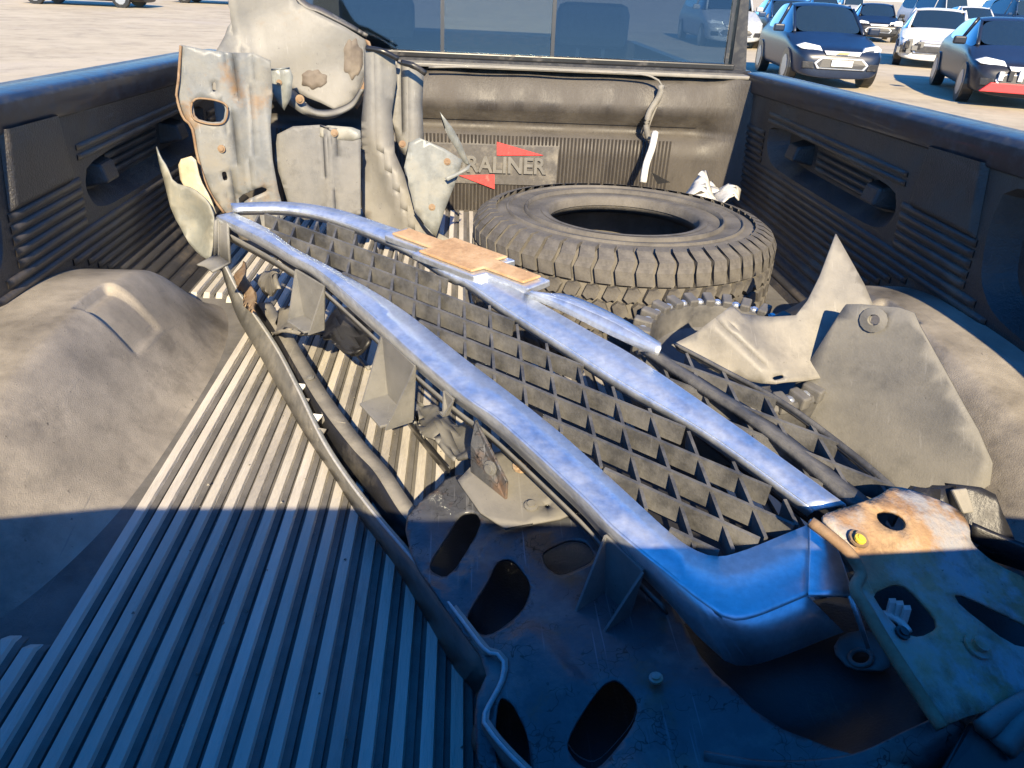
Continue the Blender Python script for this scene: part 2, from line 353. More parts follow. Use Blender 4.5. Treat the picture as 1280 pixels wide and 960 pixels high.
# side walls with pocket openings
def wall(side):
    def W(y, z, dep=0): return Vector((CX + side * (half(z) + dep), y, z))
    zt = lambda y: .475 - .026 * (y - 1.25)
    outl = [(Y0, 0), (Y1, 0), (Y1, .45), (1.25, .475), (Y0, .505)]
    pocket = [(1.60, .355), (1.56, .30), (1.60, .262), (1.68, .245), (2.26, .245), (2.33, .26), (2.38, .30), (2.38, .375), (2.30, .375), (2.27, .33), (2.22, .30), (1.80, .30), (1.74, .33), (1.72, .365)]
    pocket = [(1.60, .36), (1.57, .31), (1.60, .262), (1.68, .245), (2.26, .245), (2.33, .26), (2.37, .30), (2.36, .37)]
    recess = [(1.25, .46), (1.27, .36), (1.25, .27), (1.19, .225), (1.05, .21), (.6, .215), (.6, .47)]
    pk = round_poly([Vector(p) for p in pocket], 2); rc = round_poly([Vector(p) for p in recess], 2)
    V, fs = tri2d([Vector(p) for p in outl], [pk, rc], .035)
    vs = [W(q.x, q.y) for q in V]
    if side > 0: fs = [f[::-1] for f in fs]
    wo = mesh('side_wall', vs, [f if (vs[f[1]] - vs[f[0]]).cross(vs[f[2]] - vs[f[0]]).x * side < 0 else f[::-1] for f in fs], m_wall, liner, True)
    for nm, ring_, dep in (('pocket', pk, .05), ('recess', rc, .045)):
        c = sum(ring_, Vector((0, 0))) / len(ring_); n = len(ring_)
        inn = [c + (p - c) * .86 + Vector((0, .018 if nm == 'pocket' else .01)) for p in ring_]
        vs = [W(p.x, p.y) for p in ring_] + [W(p.x, p.y, dep) for p in inn]
        fs = [(i, (i + 1) % n, n + (i + 1) % n, n + i) for i in range(n)] + [tuple(range(n, 2 * n))]
        mesh(nm, vs, fs, m_wall, wo, False)
    for yb in (1.70, 2.18):                       # tie-down blocks standing in the pocket
        b = [W(yb - .045, .285, .052), W(yb + .045, .285, .052), W(yb + .045, .345, .052), W(yb - .045, .345, .052)]
        c = [W(yb - .032, .295, -.006), W(yb + .032, .295, -.006), W(yb + .032, .335, .006), W(yb - .032, .335, .006)]
        o = mesh('tie_down_block', b + c, [(4, 5, 6, 7), (0, 1, 5, 4), (1, 2, 6, 5), (2, 3, 7, 6), (3, 0, 4, 7)], m_wall, wo); bevel(o, .006, 2)
    # short ribs inside the pocket
    def bar(y0, y1, z, r=.0075, dep=0, nm='rib'):
        prof = [(0, -1.05), (.75, -.75), (1, 0), (.75, .75), (0, 1.05)]; vs = []
        for y, s in ((y0, .3), (y0 + .012, 1), (y1 - .012, 1), (y1, .3)):
            for a, b in prof: vs.append(W(y, max(.001, z + b * r), dep - a * r * s))
        fs = [(j * 5 + i, j * 5 + i + 1, j * 5 + i + 6, j * 5 + i + 5) for j in range(3) for i in range(4)] + [(0, 1, 2, 3, 4), (15, 16, 17, 18, 19)]
        return mesh(nm, vs, fs, m_wrib, wo, True)
    for i in range(4): bar(1.78, 2.10, .345 - i * .019, .0065, .046)
    # raised pilaster between pocket and recess
    P = [W(1.29, .335, -.001), W(1.52, .335, -.001), W(1.50, zt(1.5) - .005, -.001), W(1.31, zt(1.3) - .005, -.001)]
    Q = [W(1.30, .345, -.013), W(1.51, .345, -.013), W(1.49, zt(1.5) - .005, -.013), W(1.32, zt(1.3) - .005, -.013)]
    o = mesh('pilaster', P + Q, [(4, 5, 6, 7), (0, 1, 5, 4), (1, 2, 6, 5), (3, 0, 4, 7)], m_wall, wo); bevel(o, .004, 2)
    z = .328; i = 0
    while z > .012:
        sg = []
        if z > .235: sg = [(1.285, 1.555), (2.395, Y1 - .02)]
        else:
            sg = [(1.26 - max(0, .235 - z) * 2, Y1 - .02)]
            if z < .20:
                ys = [AYC - AHL + i_ * .02 for i_ in range(67)]; bl = [y for y in ys if arch_z(.872 - half(z), y) > z - .012]
                sg = [(.1, min(bl) - .01), (max(bl) + .01, Y1 - .02)] if bl else [(.1, Y1 - .02)]
        for a, b in sg:
            if b - a > .05: bar(a, b, z)
        z -= .0205; i += 1
    for i in range(3): bar(1.56, 2.38, .43 - i * .019 - .02, .006) if i > 0 else None
    return wo
wall(-1); wall(1)
# front wall of the liner
fy = 2.58
fprof = [(.0, 0), (.002, .06), (0, .20), (0, .262), (.05, .272), (.055, .30), (-.022, .345), (-.018, .38), (.01, .44), (.03, .462), (.06, .466)]
xs = [CX - .88 + 1.76 * i / 60 for i in range(61)]
vs = []; fs = []
for x in xs:
    e = abs(x - CX) / .88; c = max(0, e - .8) / .2
    for a, z in fprof:
        cc = min(1, c * 1.6); aa = a * (1 - cc) + .0 * cc
        vs.append((x, fy + aa - .05 * c * c + (.004 * math.sin(x * 23) if z > .35 else 0), z))
n = len(fprof)
for i in range(60):
    for j in range(n - 1): fs.append((i * n + j, (i + 1) * n + j, (i + 1) * n + j + 1, i * n + j + 1))
fw = mesh('front_wall', vs, fs, m_front, liner, True)
# fine vertical corrugation of the lower front wall (pieces far below 10 px): one joined part
vs = []; fs = []; x = CX - .70
plate_l, plate_r = py(538, 200, fy).x, py(697, 200, fy).x
while x < CX + .62:
    z1 = .262; z0 = .01
    segs = [(z0, z1)]
    if plate_l < x < plate_r: segs = [(z0, .098), (.236, z1)]
    for a, b in segs:
        s = len(vs); vs += [(x - .0045, fy + .001, a), (x, fy - .005, a), (x + .0045, fy + .001, a), (x - .0045, fy + .001, b), (x, fy - .005, b), (x + .0045, fy + .001, b)]
        fs += [(s, s + 1, s + 4, s + 3), (s + 1, s + 2, s + 5, s + 4), (s + 3, s + 4, s + 5), (s, s + 2, s + 1)]
    x += .0125
tag(mesh('corrugation', vs, fs, m_front, fw), kind='stuff')
# raised maker's plate with lettering
pl0 = Plane((0, fy - .003, .1), (1, fy - .003, .1), (0, fy - .003, .3))
box('badge_plate', plate_l, plate_r, fy - .004, fy + .01, .10, .232, m_plate, fw, .001)
def tri(pts): 
    b = [py(u, v, fy - .004) for u, v in pts]; prism('red_wedge', b, (0, -.005, 0), m_red, fw)
tri([(621, 177), (621, 194), (679, 194)]); tri([(574, 219), (618, 218), (618, 236)])
tc_ = bpy.data.curves.new('lettering', 'FONT'); tc_.body = 'DURALINER'; tc_.extrude = .006; tc_.bevel_depth = .0008; tc_.size = .075; tc_.offset = .0012; tc_.align_x = 'RIGHT'; tc_.space_character = .98
to = bpy.data.objects.new('lettering', tc_); col.objects.link(to)
bpy.context.view_layer.update(); dg = bpy.context.evaluated_depsgraph_get()
lm = bpy.data.meshes.new_from_object(to.evaluated_get(dg)); bpy.data.objects.remove(to)
lm.materials.clear(); lm.materials.append(m_flap); lo = bpy.data.objects.new('lettering', lm); col.objects.link(lo); lo.parent = fw
pr = py(681, 217, fy - .004); lo.location = (pr.x, fy - .006, pr.z); lo.rotation_euler = (R(90), 0, 0); lo.scale = (.372 / max(.01, max(v.co.x for v in lm.vertices) - min(v.co.x for v in lm.vertices)), 1, 1)
# torn flap edge along the top of the front wall and the hanging strap
tp = [py(u, v, fy - .03) for u, v in [(536, 84), (600, 84), (700, 88), (790, 92), (815, 96), (826, 104), (828, 116), (820, 135), (812, 155), (810, 172)]]
tube('torn_edge', tp, .006, m_tan, fw, 40, 6, lambda t: .0035)
tube('hanging_strap', [py(u, v, fy - .035) for u, v in [(827, 106), (824, 120), (812, 140), (808, 158), (811, 174)]], .011, m_tan, fw, 20, 6)

# ------------------------------------------------------------------ pickup truck body round the bed
truck = thing('pickup_truck', 'dark navy pickup truck whose open bed holds the scrap parts', 'pickup truck')
zr = lambda y: .520 - .026 * (y - 1.25)
def rail(side):
    vs = []; fs = []; ys = [.04, .6, 1.25, 2.0, 2.63]
    prof = [(.86, -.062), (.845, -.055), (.842, -.012), (.850, -.002), (.862, 0), (.90, .002), (.955, -.002), (.968, -.012), (.975, -.05), (.985, -.25), (1.0, -.55), (.96, -.95)]
    n = len(prof)
    for y in ys:
        for a, b in prof: vs.append((CX + side * a, y, zr(y) + b))
    for j in range(len(ys) - 1):
        for i in range(n - 1):
            f = (j * n + i, (j + 1) * n + i, (j + 1) * n + i + 1, j * n + i + 1); fs.append(f if side > 0 else f[::-1])
    o = mesh('bed_rail', vs, fs, m_paint, truck, True); bevel(o, .002, 1); return o
rail(-1); rail(1)
prism('tailgate', [(CX - .84, .10, -.02), (CX + .84, .10, -.02), (CX + .84, .10, .52), (CX - .84, .10, .52)], (0, -.06, 0), m_paint, truck, .01)
# cab back
cy = 2.645
WB = .505                                           # window sill height
gl = lambda u: py(u, 66, cy + .03).x
wx0, wx1 = gl(352), gl(906); a1, a2 = gl(553), gl(690)
cabw0, cabw1 = gl(296), gl(938)
box('cab_back_panel', cabw0, cabw1, cy, cy + .06, -.45, WB - .018, m_paint, truck)
box('window_sill', wx0 - .04, wx1 + .03, cy - .006, cy + .05, WB - .018, WB, m_black, truck, .004)
slope = .10
box('top_ledge', cabw0 + .02, cabw1 - .02, 2.575, cy, WB - .040, WB - .028, m_tan, truck, .004)
def pane(nm, x0, x1, m):
    z0, z1 = WB, WB + .42
    o = mesh(nm, [(x0, cy + .025, z0), (x1, cy + .025, z0), (x1, cy + .025 + slope * .42, z1), (x0, cy + .025 + slope * .42, z1)], [(0, 1, 2, 3)], m, truck); solid(o, .005); return o
pane('window_pane', wx0, a1, m_glass); pane('sliding_pane', a1, a2, m_glass2); pane('window_pane', a2, wx1, m_glass)
for x in (a1, a2, wx1 + .008, wx0 - .008):
    prism('window_frame', [(x - .006, cy + .018, WB), (x + .006, cy + .018, WB), (x + .006, cy + .018 + slope * .42, WB + .42), (x - .006, cy + .018 + slope * .42, WB + .42)], (0, .012, 0), m_black, truck)
for s in (-1, 1):
    xo = wx1 + .02 if s > 0 else wx0 - .02
    xe = cabw1 if s > 0 else cabw0
    prism('cab_pillar', [(xo, cy, -.2), (xe, cy + .01, -.2), (xe - s * .005, cy + .01, .45), (xe - s * .07, cy + .06, .95), (xo, cy + .045, .95), (xo, cy, WB)], (0, .08, 0), m_paint, truck, .01)
    box('cab_side', min(xe, xe - s * .05), max(xe, xe - s * .05), cy + .07, cy + 1.9, -.6, .45, m_paint, truck)
box('cab_roof', cabw0 + .07, cabw1 - .07, cy + .14, cy + 1.5, .93, .97, m_paint, truck)
box('cab_floor', cabw0 + .06, cabw1 - .06, cy + .06, cy + 1.9, -.45, -.40, m_cab, truck)
box('dashboard', cabw0 + .06, cabw1 - .06, cy + 1.55, cy + 1.9, -.4, .47, m_cab, truck, .04)
for x in (CX - .42, CX + .40):
    s = box('seat', x - .26, x + .26, cy + .45, cy + .60, -.3, .42, m_seat, truck, .05)
    box('headrest', x - .14, x + .14, cy + .46, cy + .56, .50, .66, m_seat, s, .04)
    for q in (-.05, .05): box('headrest_post', x + q - .006, x + q + .006, cy + .5, cy + .512, .40, .52, m_chrome, s)
tag(truck, kind=None)

# ================================================================== THE GRILLE
GP = plane_px((270, 268, .30), (830, 690, .208), (1040, 645, .225))
gr = thing('car_grille', 'long chrome framed car grille with black lattice and gold emblem lying across the scrap', 'car grille')
G = lambda pts, h=0: [GP.at(u, v, h) for u, v in pts]
Gd = lambda pts, h=0: [GP.at(u, v) + Vector((0, 0, h)) for u, v in pts]
low_in = [(290, 264), (312, 276), (334, 285), (367, 309), (400, 313), (420, 337), (501, 384), (587, 450), (685, 525), (737, 570), (835, 660)]
low_in = [(292, 265), (334, 285), (367, 309), (420, 337), (501, 384), (587, 450), (685, 525), (737, 570), (800, 628), (835, 660), (862, 681), (894, 692), (930, 683), (1012, 650)]
low_out = [(270, 271), (330, 300), (367, 322), (400, 340), (456, 388), (524, 450), (580, 497), (625, 529), (726, 622), (765, 662), (838, 722), (880, 755), (925, 776), (1010, 745)]
low_lip = [(268, 277), (326, 308), (362, 330), (396, 350), (450, 398), (518, 460), (574, 507), (618, 540), (718, 634), (757, 676), (830, 748), (884, 806), (935, 832), (1055, 790)]
lo2 = G(low_out, .003); lip = [GP.at(q[0], q[1], -.012 - .0035 * i) for i, q in enumerate(low_lip)]
inn = [p + Vector((0, 0, -.006)) for p in Gd(low_in)]
crest = [a.lerp(b, .07) + Vector((0, 0, .001)) for a, b in zip(Gd(low_in), lo2)]
crest2 = [a.lerp(b, .93) + Vector((0, 0, .002)) for a, b in zip(Gd(low_in), lo2)]
loft('chrome_frame', [inn, crest, crest2, lo2, lip], m_chrome, gr, 110, .004, off=1)
# end cap of the frame corner that turns down at the near end
cap_t = G([(1012, 650), (1022, 668), (1034, 700), (1045, 730)], 0); cap_b = [p + Vector((.035, -.01, -.05)) for p in cap_t]
loft('frame_end', [G([(1012, 650), (1012, 690), (1010, 745)], .004), G([(1030, 655), (1050, 700), (1062, 745)], -.004), [p + Vector((.02, -.005, -.05)) for p in G([(1030, 655), (1056, 700), (1075, 760)], 0)]], m_chrome, gr, 14, .004)
# plastic backing lip under the lower strip
bl1 = [p + Vector((0, 0, -.010)) for p in lip[:11]]; bl2 = [p + Vector((.012, .012, -.036)) for p in lip[:11]]
loft('backing_lip', [bl1, bl2], m_grey, gr, 80, .003)
# centre bar
bar_lo = [(292, 268), (360, 269), (420, 282), (505, 317), (561, 352), (580, 359), (625, 391), (700, 440), (775, 489), (880, 550), (1010, 645)]
bar_hi = [(290, 261), (360, 259), (420, 267), (475, 284), (524, 300), (580, 328), (666, 378), (740, 420), (797, 452), (930, 546), (1059, 640)]
bmid = [a.lerp(b, .12) + GP.n * .008 for a, b in zip(G(bar_lo), G(bar_hi))]; bm2 = [a.lerp(b, .86) + GP.n * .012 for a, b in zip(G(bar_lo), G(bar_hi))]
loft('centre_bar', [G(bar_lo, -.008), bmid, bm2, G(bar_hi, -.004)], m_chrome, gr, 90, .003)
# emblem: raised border and faded cross-shaped badge
ea, eb = GP.at(497, 303), GP.at(672, 369); ec = (ea + eb) / 2; e1 = (eb - ea).normalized(); e2 = GP.n.cross(e1)
if GP.to2(ec + e2).y < GP.to2(ec).y: e2 = -e2
Lh = (eb - ea).length / 2
def bow(s, hgt, th, nm, m):
    q = [(-1, -.20), (-.40, -.20), (-.46, -.42), (.34, -.42), (.40, -.20), (.92, -.20), (1, .20), (.40, .20), (.46, .42), (-.34, .42), (-.40, .20), (-.92, .20)]
    pts = [ec + e1 * (Lh * (x * s if abs(x) > .6 else x * (1 + (s - 1) * 1.8))) + e2 * (.092 * (y + (math.copysign(.07, y) * (s - 1) * 9))) + GP.n * hgt for x, y in q]
    return prism(nm, pts, GP.n * th, m, gr, .0025)
o = bow(1.06, .008, .013, 'emblem_border', m_chrome); em = bow(.97, .022, .005, 'emblem', m_gold); em.parent = gr
em['label'] = 'faded gold cross-shaped emblem'
# lattice
sdir = (GP.at(839, 529) - GP.at(542, 409)).normalized(); ddir = (GP.at(629, 476) - GP.at(621, 382)).normalized()
sn = GP.n.cross(sdir); dn = GP.n.cross(ddir)
poly_low = [GP.to2(p) for p in G(low_in)[1:]] + [GP.to2(p) for p in G(bar_lo)[::-1]]
poly_up = [GP.to2(p) for p in G([(800, 446), (860, 494), (930, 546), (1059, 640), (1150, 640), (1080, 578), (985, 508), (900, 462), (840, 432)])]
def clip(o3, d, poly):
    """intervals of the line o3+t*d inside the polygon"""
    p = GP.to2(o3); e = GP.to2(o3 + d) - p; ts = []
    for i in range(len(poly)):
        a, b = poly[i], poly[(i + 1) % len(poly)]; s = b - a; den = e.x * s.y - e.y * s.x
        if abs(den) < 1e-9: continue
        t = ((a.x - p.x) * s.y - (a.y - p.y) * s.x) / den; u = ((a.x - p.x) * e.y - (a.y - p.y) * e.x) / den
        if 0 <= u < 1: ts.append(t)
    ts.sort(); return [(ts[i], ts[i + 1]) for i in range(0, len(ts) - 1, 2)]
def slat(a, b, th, h0, h1, tilt, nm, m):
    d = (b - a).normalized(); s = GP.n.cross(d)
    q = [s * th * .5 + GP.n * h0, -s * th * .5 + GP.n * h0, -s * th * .35 + tilt + GP.n * h1, s * th * .35 + tilt + GP.n * h1]
    vs = [a + x for x in q] + [b + x for x in q]
    return mesh(nm, vs, [(0, 1, 2, 3), (7, 6, 5, 4), (0, 4, 5, 1), (1, 5, 6, 2), (2, 6, 7, 3), (3, 7, 4, 0)], m, gr)
base_pt = GP.at(690, 469)
toward = sn if sn.dot(Vector((0, -1, 0))) > 0 else -sn
for k in range(-28, 30):
    for t0, t1 in clip(base_pt + sn * k * .040, sdir, poly_low):
        if t1 - t0 > .012:
            o3 = base_pt + sn * k * .040; slat(o3 + sdir * t0, o3 + sdir * t1, .004, .003, -.021, toward * .006, 'slat', m_mesh)
for k in range(-30, 24):
    o3 = base_pt + sdir * k * .050
    for t0, t1 in clip(o3, ddir, poly_low):
        if t1 - t0 > .012: slat(o3 + ddir * t0, o3 + ddir * t1, .004, .000, -.026, Vector(), 'divider', m_mesh)
for k in range(-36, 36):
    o3 = base_pt + sn * k * .040
    for t0, t1 in clip(o3, sdir, poly_up):
        if t1 - t0 > .012: slat(o3 + sdir * t0, o3 + sdir * t1, .004, .003, -.02, toward * .006, 'slat', m_mesh)
for k in range(-32, 32):
    o3 = base_pt + sdir * k * .050
    for t0, t1 in clip(o3, ddir, poly_up):
        if t1 - t0 > .012: slat(o3 + ddir * t0, o3 + ddir * t1, .004, .000, -.024, Vector(), 'divider', m_mesh)
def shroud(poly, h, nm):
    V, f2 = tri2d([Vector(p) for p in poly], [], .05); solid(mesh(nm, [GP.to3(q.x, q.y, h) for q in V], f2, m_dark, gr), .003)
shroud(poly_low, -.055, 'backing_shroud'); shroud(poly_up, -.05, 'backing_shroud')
# rear shell of the upper lattice and plastic ridge beside the bar
loft('upper_edge', [G([(842, 428), (900, 458), (985, 504), (1080, 574), (1150, 636)], .004), G([(846, 434), (902, 464), (984, 511), (1077, 582), (1144, 644)], -.002), G([(846, 436), (902, 466), (984, 513), (1077, 584), (1144, 646)], -.03)], m_mesh, gr, 40, .004)
loft('bar_ridge', [G([(800, 440), (870, 488), (935, 530), (1000, 582), (1062, 636)], .000), G([(812, 440), (880, 484), (944, 527), (1008, 576), (1078, 632)], .012), G([(826, 440), (890, 482), (955, 522), (1020, 572), (1092, 630)], -.004)], m_mesh, gr, 50, .003)
# loose chrome sliver sprung off the bar
loft('loose_chrome_strip', [G([(652, 368), (700, 388), (760, 418), (822, 446)], .010), G([(664, 364), (705, 376), (765, 402), (826, 436)], .024), G([(676, 368), (712, 370), (772, 396), (826, 430)], .012)], m_chrome, gr, 30, .003)
# mounting tabs hanging from the lower strip
def tab(u0, v0, u1, v1, drop, foot):
    a, b = GP.at(u0, v0) + Vector((.006, .006, -.02)), GP.at(u1, v1) + Vector((.006, .006, -.02)); d = (b - a).normalized(); inw = Vector((d.y, -d.x, 0)) * -1
    if inw.y < 0: inw = -inw
    c = [a, b, b + Vector((0, 0, -drop)) - d * .012, a + Vector((0, 0, -drop)) + d * .012]
    o = prism('mounting_tab', c, inw * .004, m_grey, gr, .001)
    out = -inw
    f = [c[3], c[2], c[2] + out * foot - d * .006, c[3] + out * foot + d * .004]
    prism('tab_foot', f, (0, 0, .004), m_grey, o, .001)
    for e, q in ((a, c[3]), (b, c[2])):
        prism('tab_web', [e, q, q + out * foot * .9], d * .003, m_grey, o)
tab(362, 324, 398, 345, .085, .035); tab(470, 405, 512, 444, .10, .05); tab(752, 655, 800, 700, .105, .06)
tab(548, 475, 560, 486, .03, .01)
# left end bracket
loft('end_bracket', [[GP.at(268, 276), GP.at(275, 272), GP.at(285, 279)], [p + Vector((-.012, .0, -.07)) for p in [GP.at(268, 276), GP.at(276, 276), GP.at(290, 284)]], [p + Vector((-.035, -.03, -.078)) for p in [GP.at(268, 276), GP.at(278, 278), GP.at(288, 284)]]], m_grey, gr, 12, .004)
loft('end_bracket', [[GP.at(288, 280, -.01), GP.at(300, 287, -.01), GP.at(320, 298, -.01)], [GP.at(288, 280, -.075), GP.at(298, 288, -.06), GP.at(316, 300, -.03)]], m_grey, gr, 12, .004)

# ================================================================== long bumper strip on the bed floor
st = thing('bumper_fascia_strip', 'long thin grey bumper fascia strip standing on edge on the ribbed floor', 'bumper trim')
top = [(280, 330, .10), (296, 362, .075), (310, 383, .065), (343, 432, .06), (371, 485, .06), (402, 549, .055), (434, 599, .05), (475, 652, .058), (524, 709, .075), (572, 769, .09), (606, 813, .10), (619, 817, .102), (629, 827, .10), (626, 853, .098), (605, 895, .10), (611, 913, .102), (632, 939, .105), (665, 972, .11)]
bot = [(277, 336, .08), (290, 378, .045), (301, 404, .030), (326, 446, .022), (352, 492, .018), (380, 540, .014), (414, 590, .01), (446, 640, .01), (494, 706, .01), (533, 772, .01), (566, 830, .01), (578, 846, .01), (592, 862, .01), (598, 885, .01), (590, 925, .01), (598, 945, .01), (618, 980, .01), (650, 1015, .01)]
loft('face', [C(bot), C(top)], m_fascia, st, 120, .003)
tl = [p + Vector((.005, .003, .001)) for p in C(top)]
loft('rolled_lip', [C(top), tl], m_pale, st, 120, .002)
tube('highlight_bead', [p + Vector((0, 0, .001)) for p in C(top)], .0022, m_edge, st, 140, 6)  # thin pale tube that paints the highlight line along the top edge
ch = thing('torn_channel_strip', 'dusty brown plastic channel strip with torn teeth beside the fascia strip', 'plastic strip')
ca = [(322, 380, .07), (345, 415, .062), (372, 462, .06), (400, 508, .058), (440, 560, .055), (468, 590, .05), (500, 640, .045), (530, 672, .045)]
cb = [(338, 378, .07), (362, 415, .062), (388, 458, .06), (415, 500, .058), (455, 553, .055), (486, 588, .05), (515, 630, .045), (545, 665, .045)]
cc_ = [(306, 372, .05), (330, 414, .035), (358, 466, .025), (384, 514, .02), (424, 575, .016), (455, 610, .014), (486, 655, .012), (520, 690, .012)]
loft('top_flange', [C(ca), C(cb)], m_tan, ch, 60, .003)
loft('channel_side', [C(ca), C(cc_)], m_dark, ch, 60, .003)
loft('channel_side', [C(cb), [p + Vector((.004, .004, -.045)) for p in C(cb)]], m_dark, ch, 60, .003)
for (u, v, s) in [(370, 482, 1), (376, 500, .8), (388, 520, 1.1), (396, 538, .8), (402, 515, .9), (420, 530, .8)]:
    p = pz(u, v, .055); prism('torn_tooth', [p, p + Vector((.018 * s, -.004, .0)), p + Vector((.004 * s, -.022 * s, -.012))], (.002, .002, .004), m_white if s > .95 else m_tan, ch)
bolt(pz(388, 472, .064), (0, 0, 1), .006, m_grey, ch)
# thin blade edge under the grille
bd = tag(loft('thin_metal_blade', [C([(486, 493, .05), (520, 535, .05), (563, 586, .05)]), C([(489, 500, .02), (520, 545, .02), (560, 596, .02)])], m_black, None, 14, .002), 'thin black blade of metal on edge over the ribs, under the grille', 'metal strip')

# ================================================================== stamped steel support
sp = thing('stamped_steel_support', 'cracked black stamped steel support with rounded cut-outs under the grille', 'car frame part')
SP = plane_px((540, 680, .085), (740, 660, .115), (760, 950, .11))
holes = [[(576, 641), (595, 639), (604, 656), (561, 727), (531, 712), (560, 668)], [(622, 699), (641, 698), (666, 731), (655, 765), (610, 799), (580, 783), (587, 761), (610, 727)],
         [(676, 690), (711, 673), (734, 677), (747, 701), (700, 722), (681, 709)], [(752, 855), (771, 847), (799, 877), (790, 907), (745, 956), (719, 945), (704, 922)], [(622, 868), (640, 876), (660, 915), (664, 975), (640, 985), (615, 940)]]
so_ = [(505, 655), (528, 632), (562, 592), (610, 600), (690, 590), (752, 640), (800, 700), (850, 770), (880, 830), (960, 900), (1060, 935), (1160, 950), (1160, 1040), (900, 1060), (640, 1060), (596, 960), (592, 880), (612, 835), (560, 765), (515, 700)]
sig = lambda x: 1 / (1 + math.exp(-max(-30, min(30, x))))
hole_px = [q.lerp(r_, t_ / 4) for hp in holes for q, r_ in zip([Vector(p) for p in hp], [Vector(p) for p in hp[1:] + hp[:1]]) for t_ in range(4)]
def sbump(u, v):
    h = .008 * sig((30 - abs(u - 655 - (v - 800) * .8)) / 5.) + .007 * sig((26 - abs(u - 560 - (v - 690) * -.55)) / 5.) + .008 * sig((22 - abs(v - 668 + (u - 700) * .30)) / 5.)
    dm_ = min(math.hypot(u - p[0], v - p[1]) for p in hole_px)
    h *= sig((dm_ - 18) / 4.5)
    return h - .00012 * max(0, v - 860)
o = sheet('stamped_panel', SP, so_, m_steel, sp, holes, .004, .0065, sbump, 1, 2)
sheet('back_plate', plane_px((540, 680, .035), (740, 660, .05), (760, 950, .045)), so_, m_dark, sp, (), .003, .04)
for hpx in holes:                                     # turned-down rims of the cut-outs
    c = sum((Vector(p) for p in hpx), Vector((0, 0))) / len(hpx); ring_ = round_poly([Vector(p) for p in hpx], 2)
    a = [SP.at(p.x, p.y, sbump(p.x, p.y)) for p in ring_]; b = [SP.at(*(c + (p - c) * .97), sbump(p.x, p.y) - .014) for p in ring_]; n = len(a)
    mesh('cutout_rim', a + b, [(i, (i + 1) % n, n + (i + 1) % n, n + i) for i in range(n)], m_steel, sp, True)
BP = plane_px((600, 620, .125), (700, 600, .135), (640, 655, .12))
bk = sheet('bolted_plate', BP, [(572, 600), (600, 572), (640, 560), (672, 572), (728, 636), (700, 648), (632, 660), (600, 640)], m_flap, sp, [[(684 + 4 * math.cos(a), 632 + 3 * math.sin(a)) for a in range(6)]], .004, .015, None, 0)
tabp = [BP.at(588, 590), BP.at(632, 625), BP.at(632, 625) + Vector((0, 0, .028)), BP.at(596, 590) + Vector((-.004, .012, .075)), BP.at(588, 590) + Vector((0, 0, .045))]
prism('upright_ear', tabp, (.003, .003, 0), m_steel, sp, .001)
bolt(BP.at(652, 583, .003), BP.n, .011, m_rust, sp); bolt(BP.at(664, 632, .003), BP.n, .008, m_flap, sp); bolt(tabp[1].lerp(tabp[3], .42) + Vector((-.003, -.004, 0)), (-.7, -.7, .1), .009, m_grey, sp)
bolt(SP.at(820, 848, .008), SP.n, .006, m_rust, sp)

# dark moulded housing below the frame corner
hs = thing('moulded_headlamp_housing', 'dark moulded plastic housing with a round socket below the chrome grille corner', 'car part')
HP = plane_px((860, 830, .10), (1100, 820, .13), (1000, 950, .12))
sheet('shell', HP, [(838, 790), (900, 770), (1080, 740), (1112, 800), (1185, 905), (1120, 965), (960, 950), (880, 890)], m_dark, hs, (), .004, .015, lambda u, v: -.035 * math.exp(-((u - 1000) / 90) ** 2 - ((v - 880) / 50) ** 2) + .012 * math.exp(-((u - 870 - (v - 850) * .5) / 18) ** 2))
sheet('shell', plane_px((1060, 720, .13), (1290, 720, .12), (1200, 890, .10)), [(1050, 700), (1310, 690), (1310, 910), (1180, 915), (1090, 790)], m_dark, hs, (), .004, .02, lambda u, v: .01 * math.sin(u / 30.) + .008 * math.sin(v / 22.))
sheet('socket_plate', Plane(HP.at(1045, 810, .012), HP.at(1105, 810, .016), HP.at(1080, 850, .004)), [(1040, 812), (1052, 792), (1088, 786), (1112, 815), (1112, 838), (1062, 836)], m_grey, hs, [[(1076 + 14 * math.cos(a * .6), 822 + 10 * math.sin(a * .6)) for a in range(10)]], .004, .012)
cpt = [HP.at(1076 + 14 * math.cos(a * .524), 822 + 10 * math.sin(a * .524), .012) for a in range(13)]
tube('socket_ring', cpt, .0025, m_grey, hs, 26, 6)
tube('retaining_clip', [HP.at(u, v, .05) for u, v in [(1092, 770), (1106, 768), (1124, 776), (1136, 790)]], .004, m_white, hs, 16, 6)
for i, (u, v) in enumerate([(1108, 770), (1117, 773), (1126, 779)]): 
    p = HP.at(u, v, .05); prism('clip_tooth', [p, p + Vector((.007, 0, 0)), p + Vector((.007, .002, .016)), p + Vector((0, .002, .016))], (.002, .006, 0), m_white, hs)
tag(loft('curved_bumper_edge', [C([(880, 940, .12), (960, 952, .125), (1060, 945, .135), (1130, 915, .15), (1185, 890, .17)]), C([(880, 965, .10), (960, 985, .10), (1080, 990, .11), (1180, 960, .13), (1230, 930, .15)])], m_steel, None, 30, .004), 'curved dark bumper edge with a pale rim below the headlamp housing', 'bumper part')
fm = thing('black_foam_block', 'black foam absorber block beside the rusty bracket', 'foam block')
q = C([(1168, 975, .16), (1212, 898, .175), (1236, 905, .175), (1300, 950, .17), (1300, 1010, .15), (1168, 1010, .15)])
prism('foam', q, (0, 0, -.06), m_black, fm, .004)
gb = thing('broken_grey_trim', 'broken grey trim ends poking out beside the black foam block', 'plastic trim')
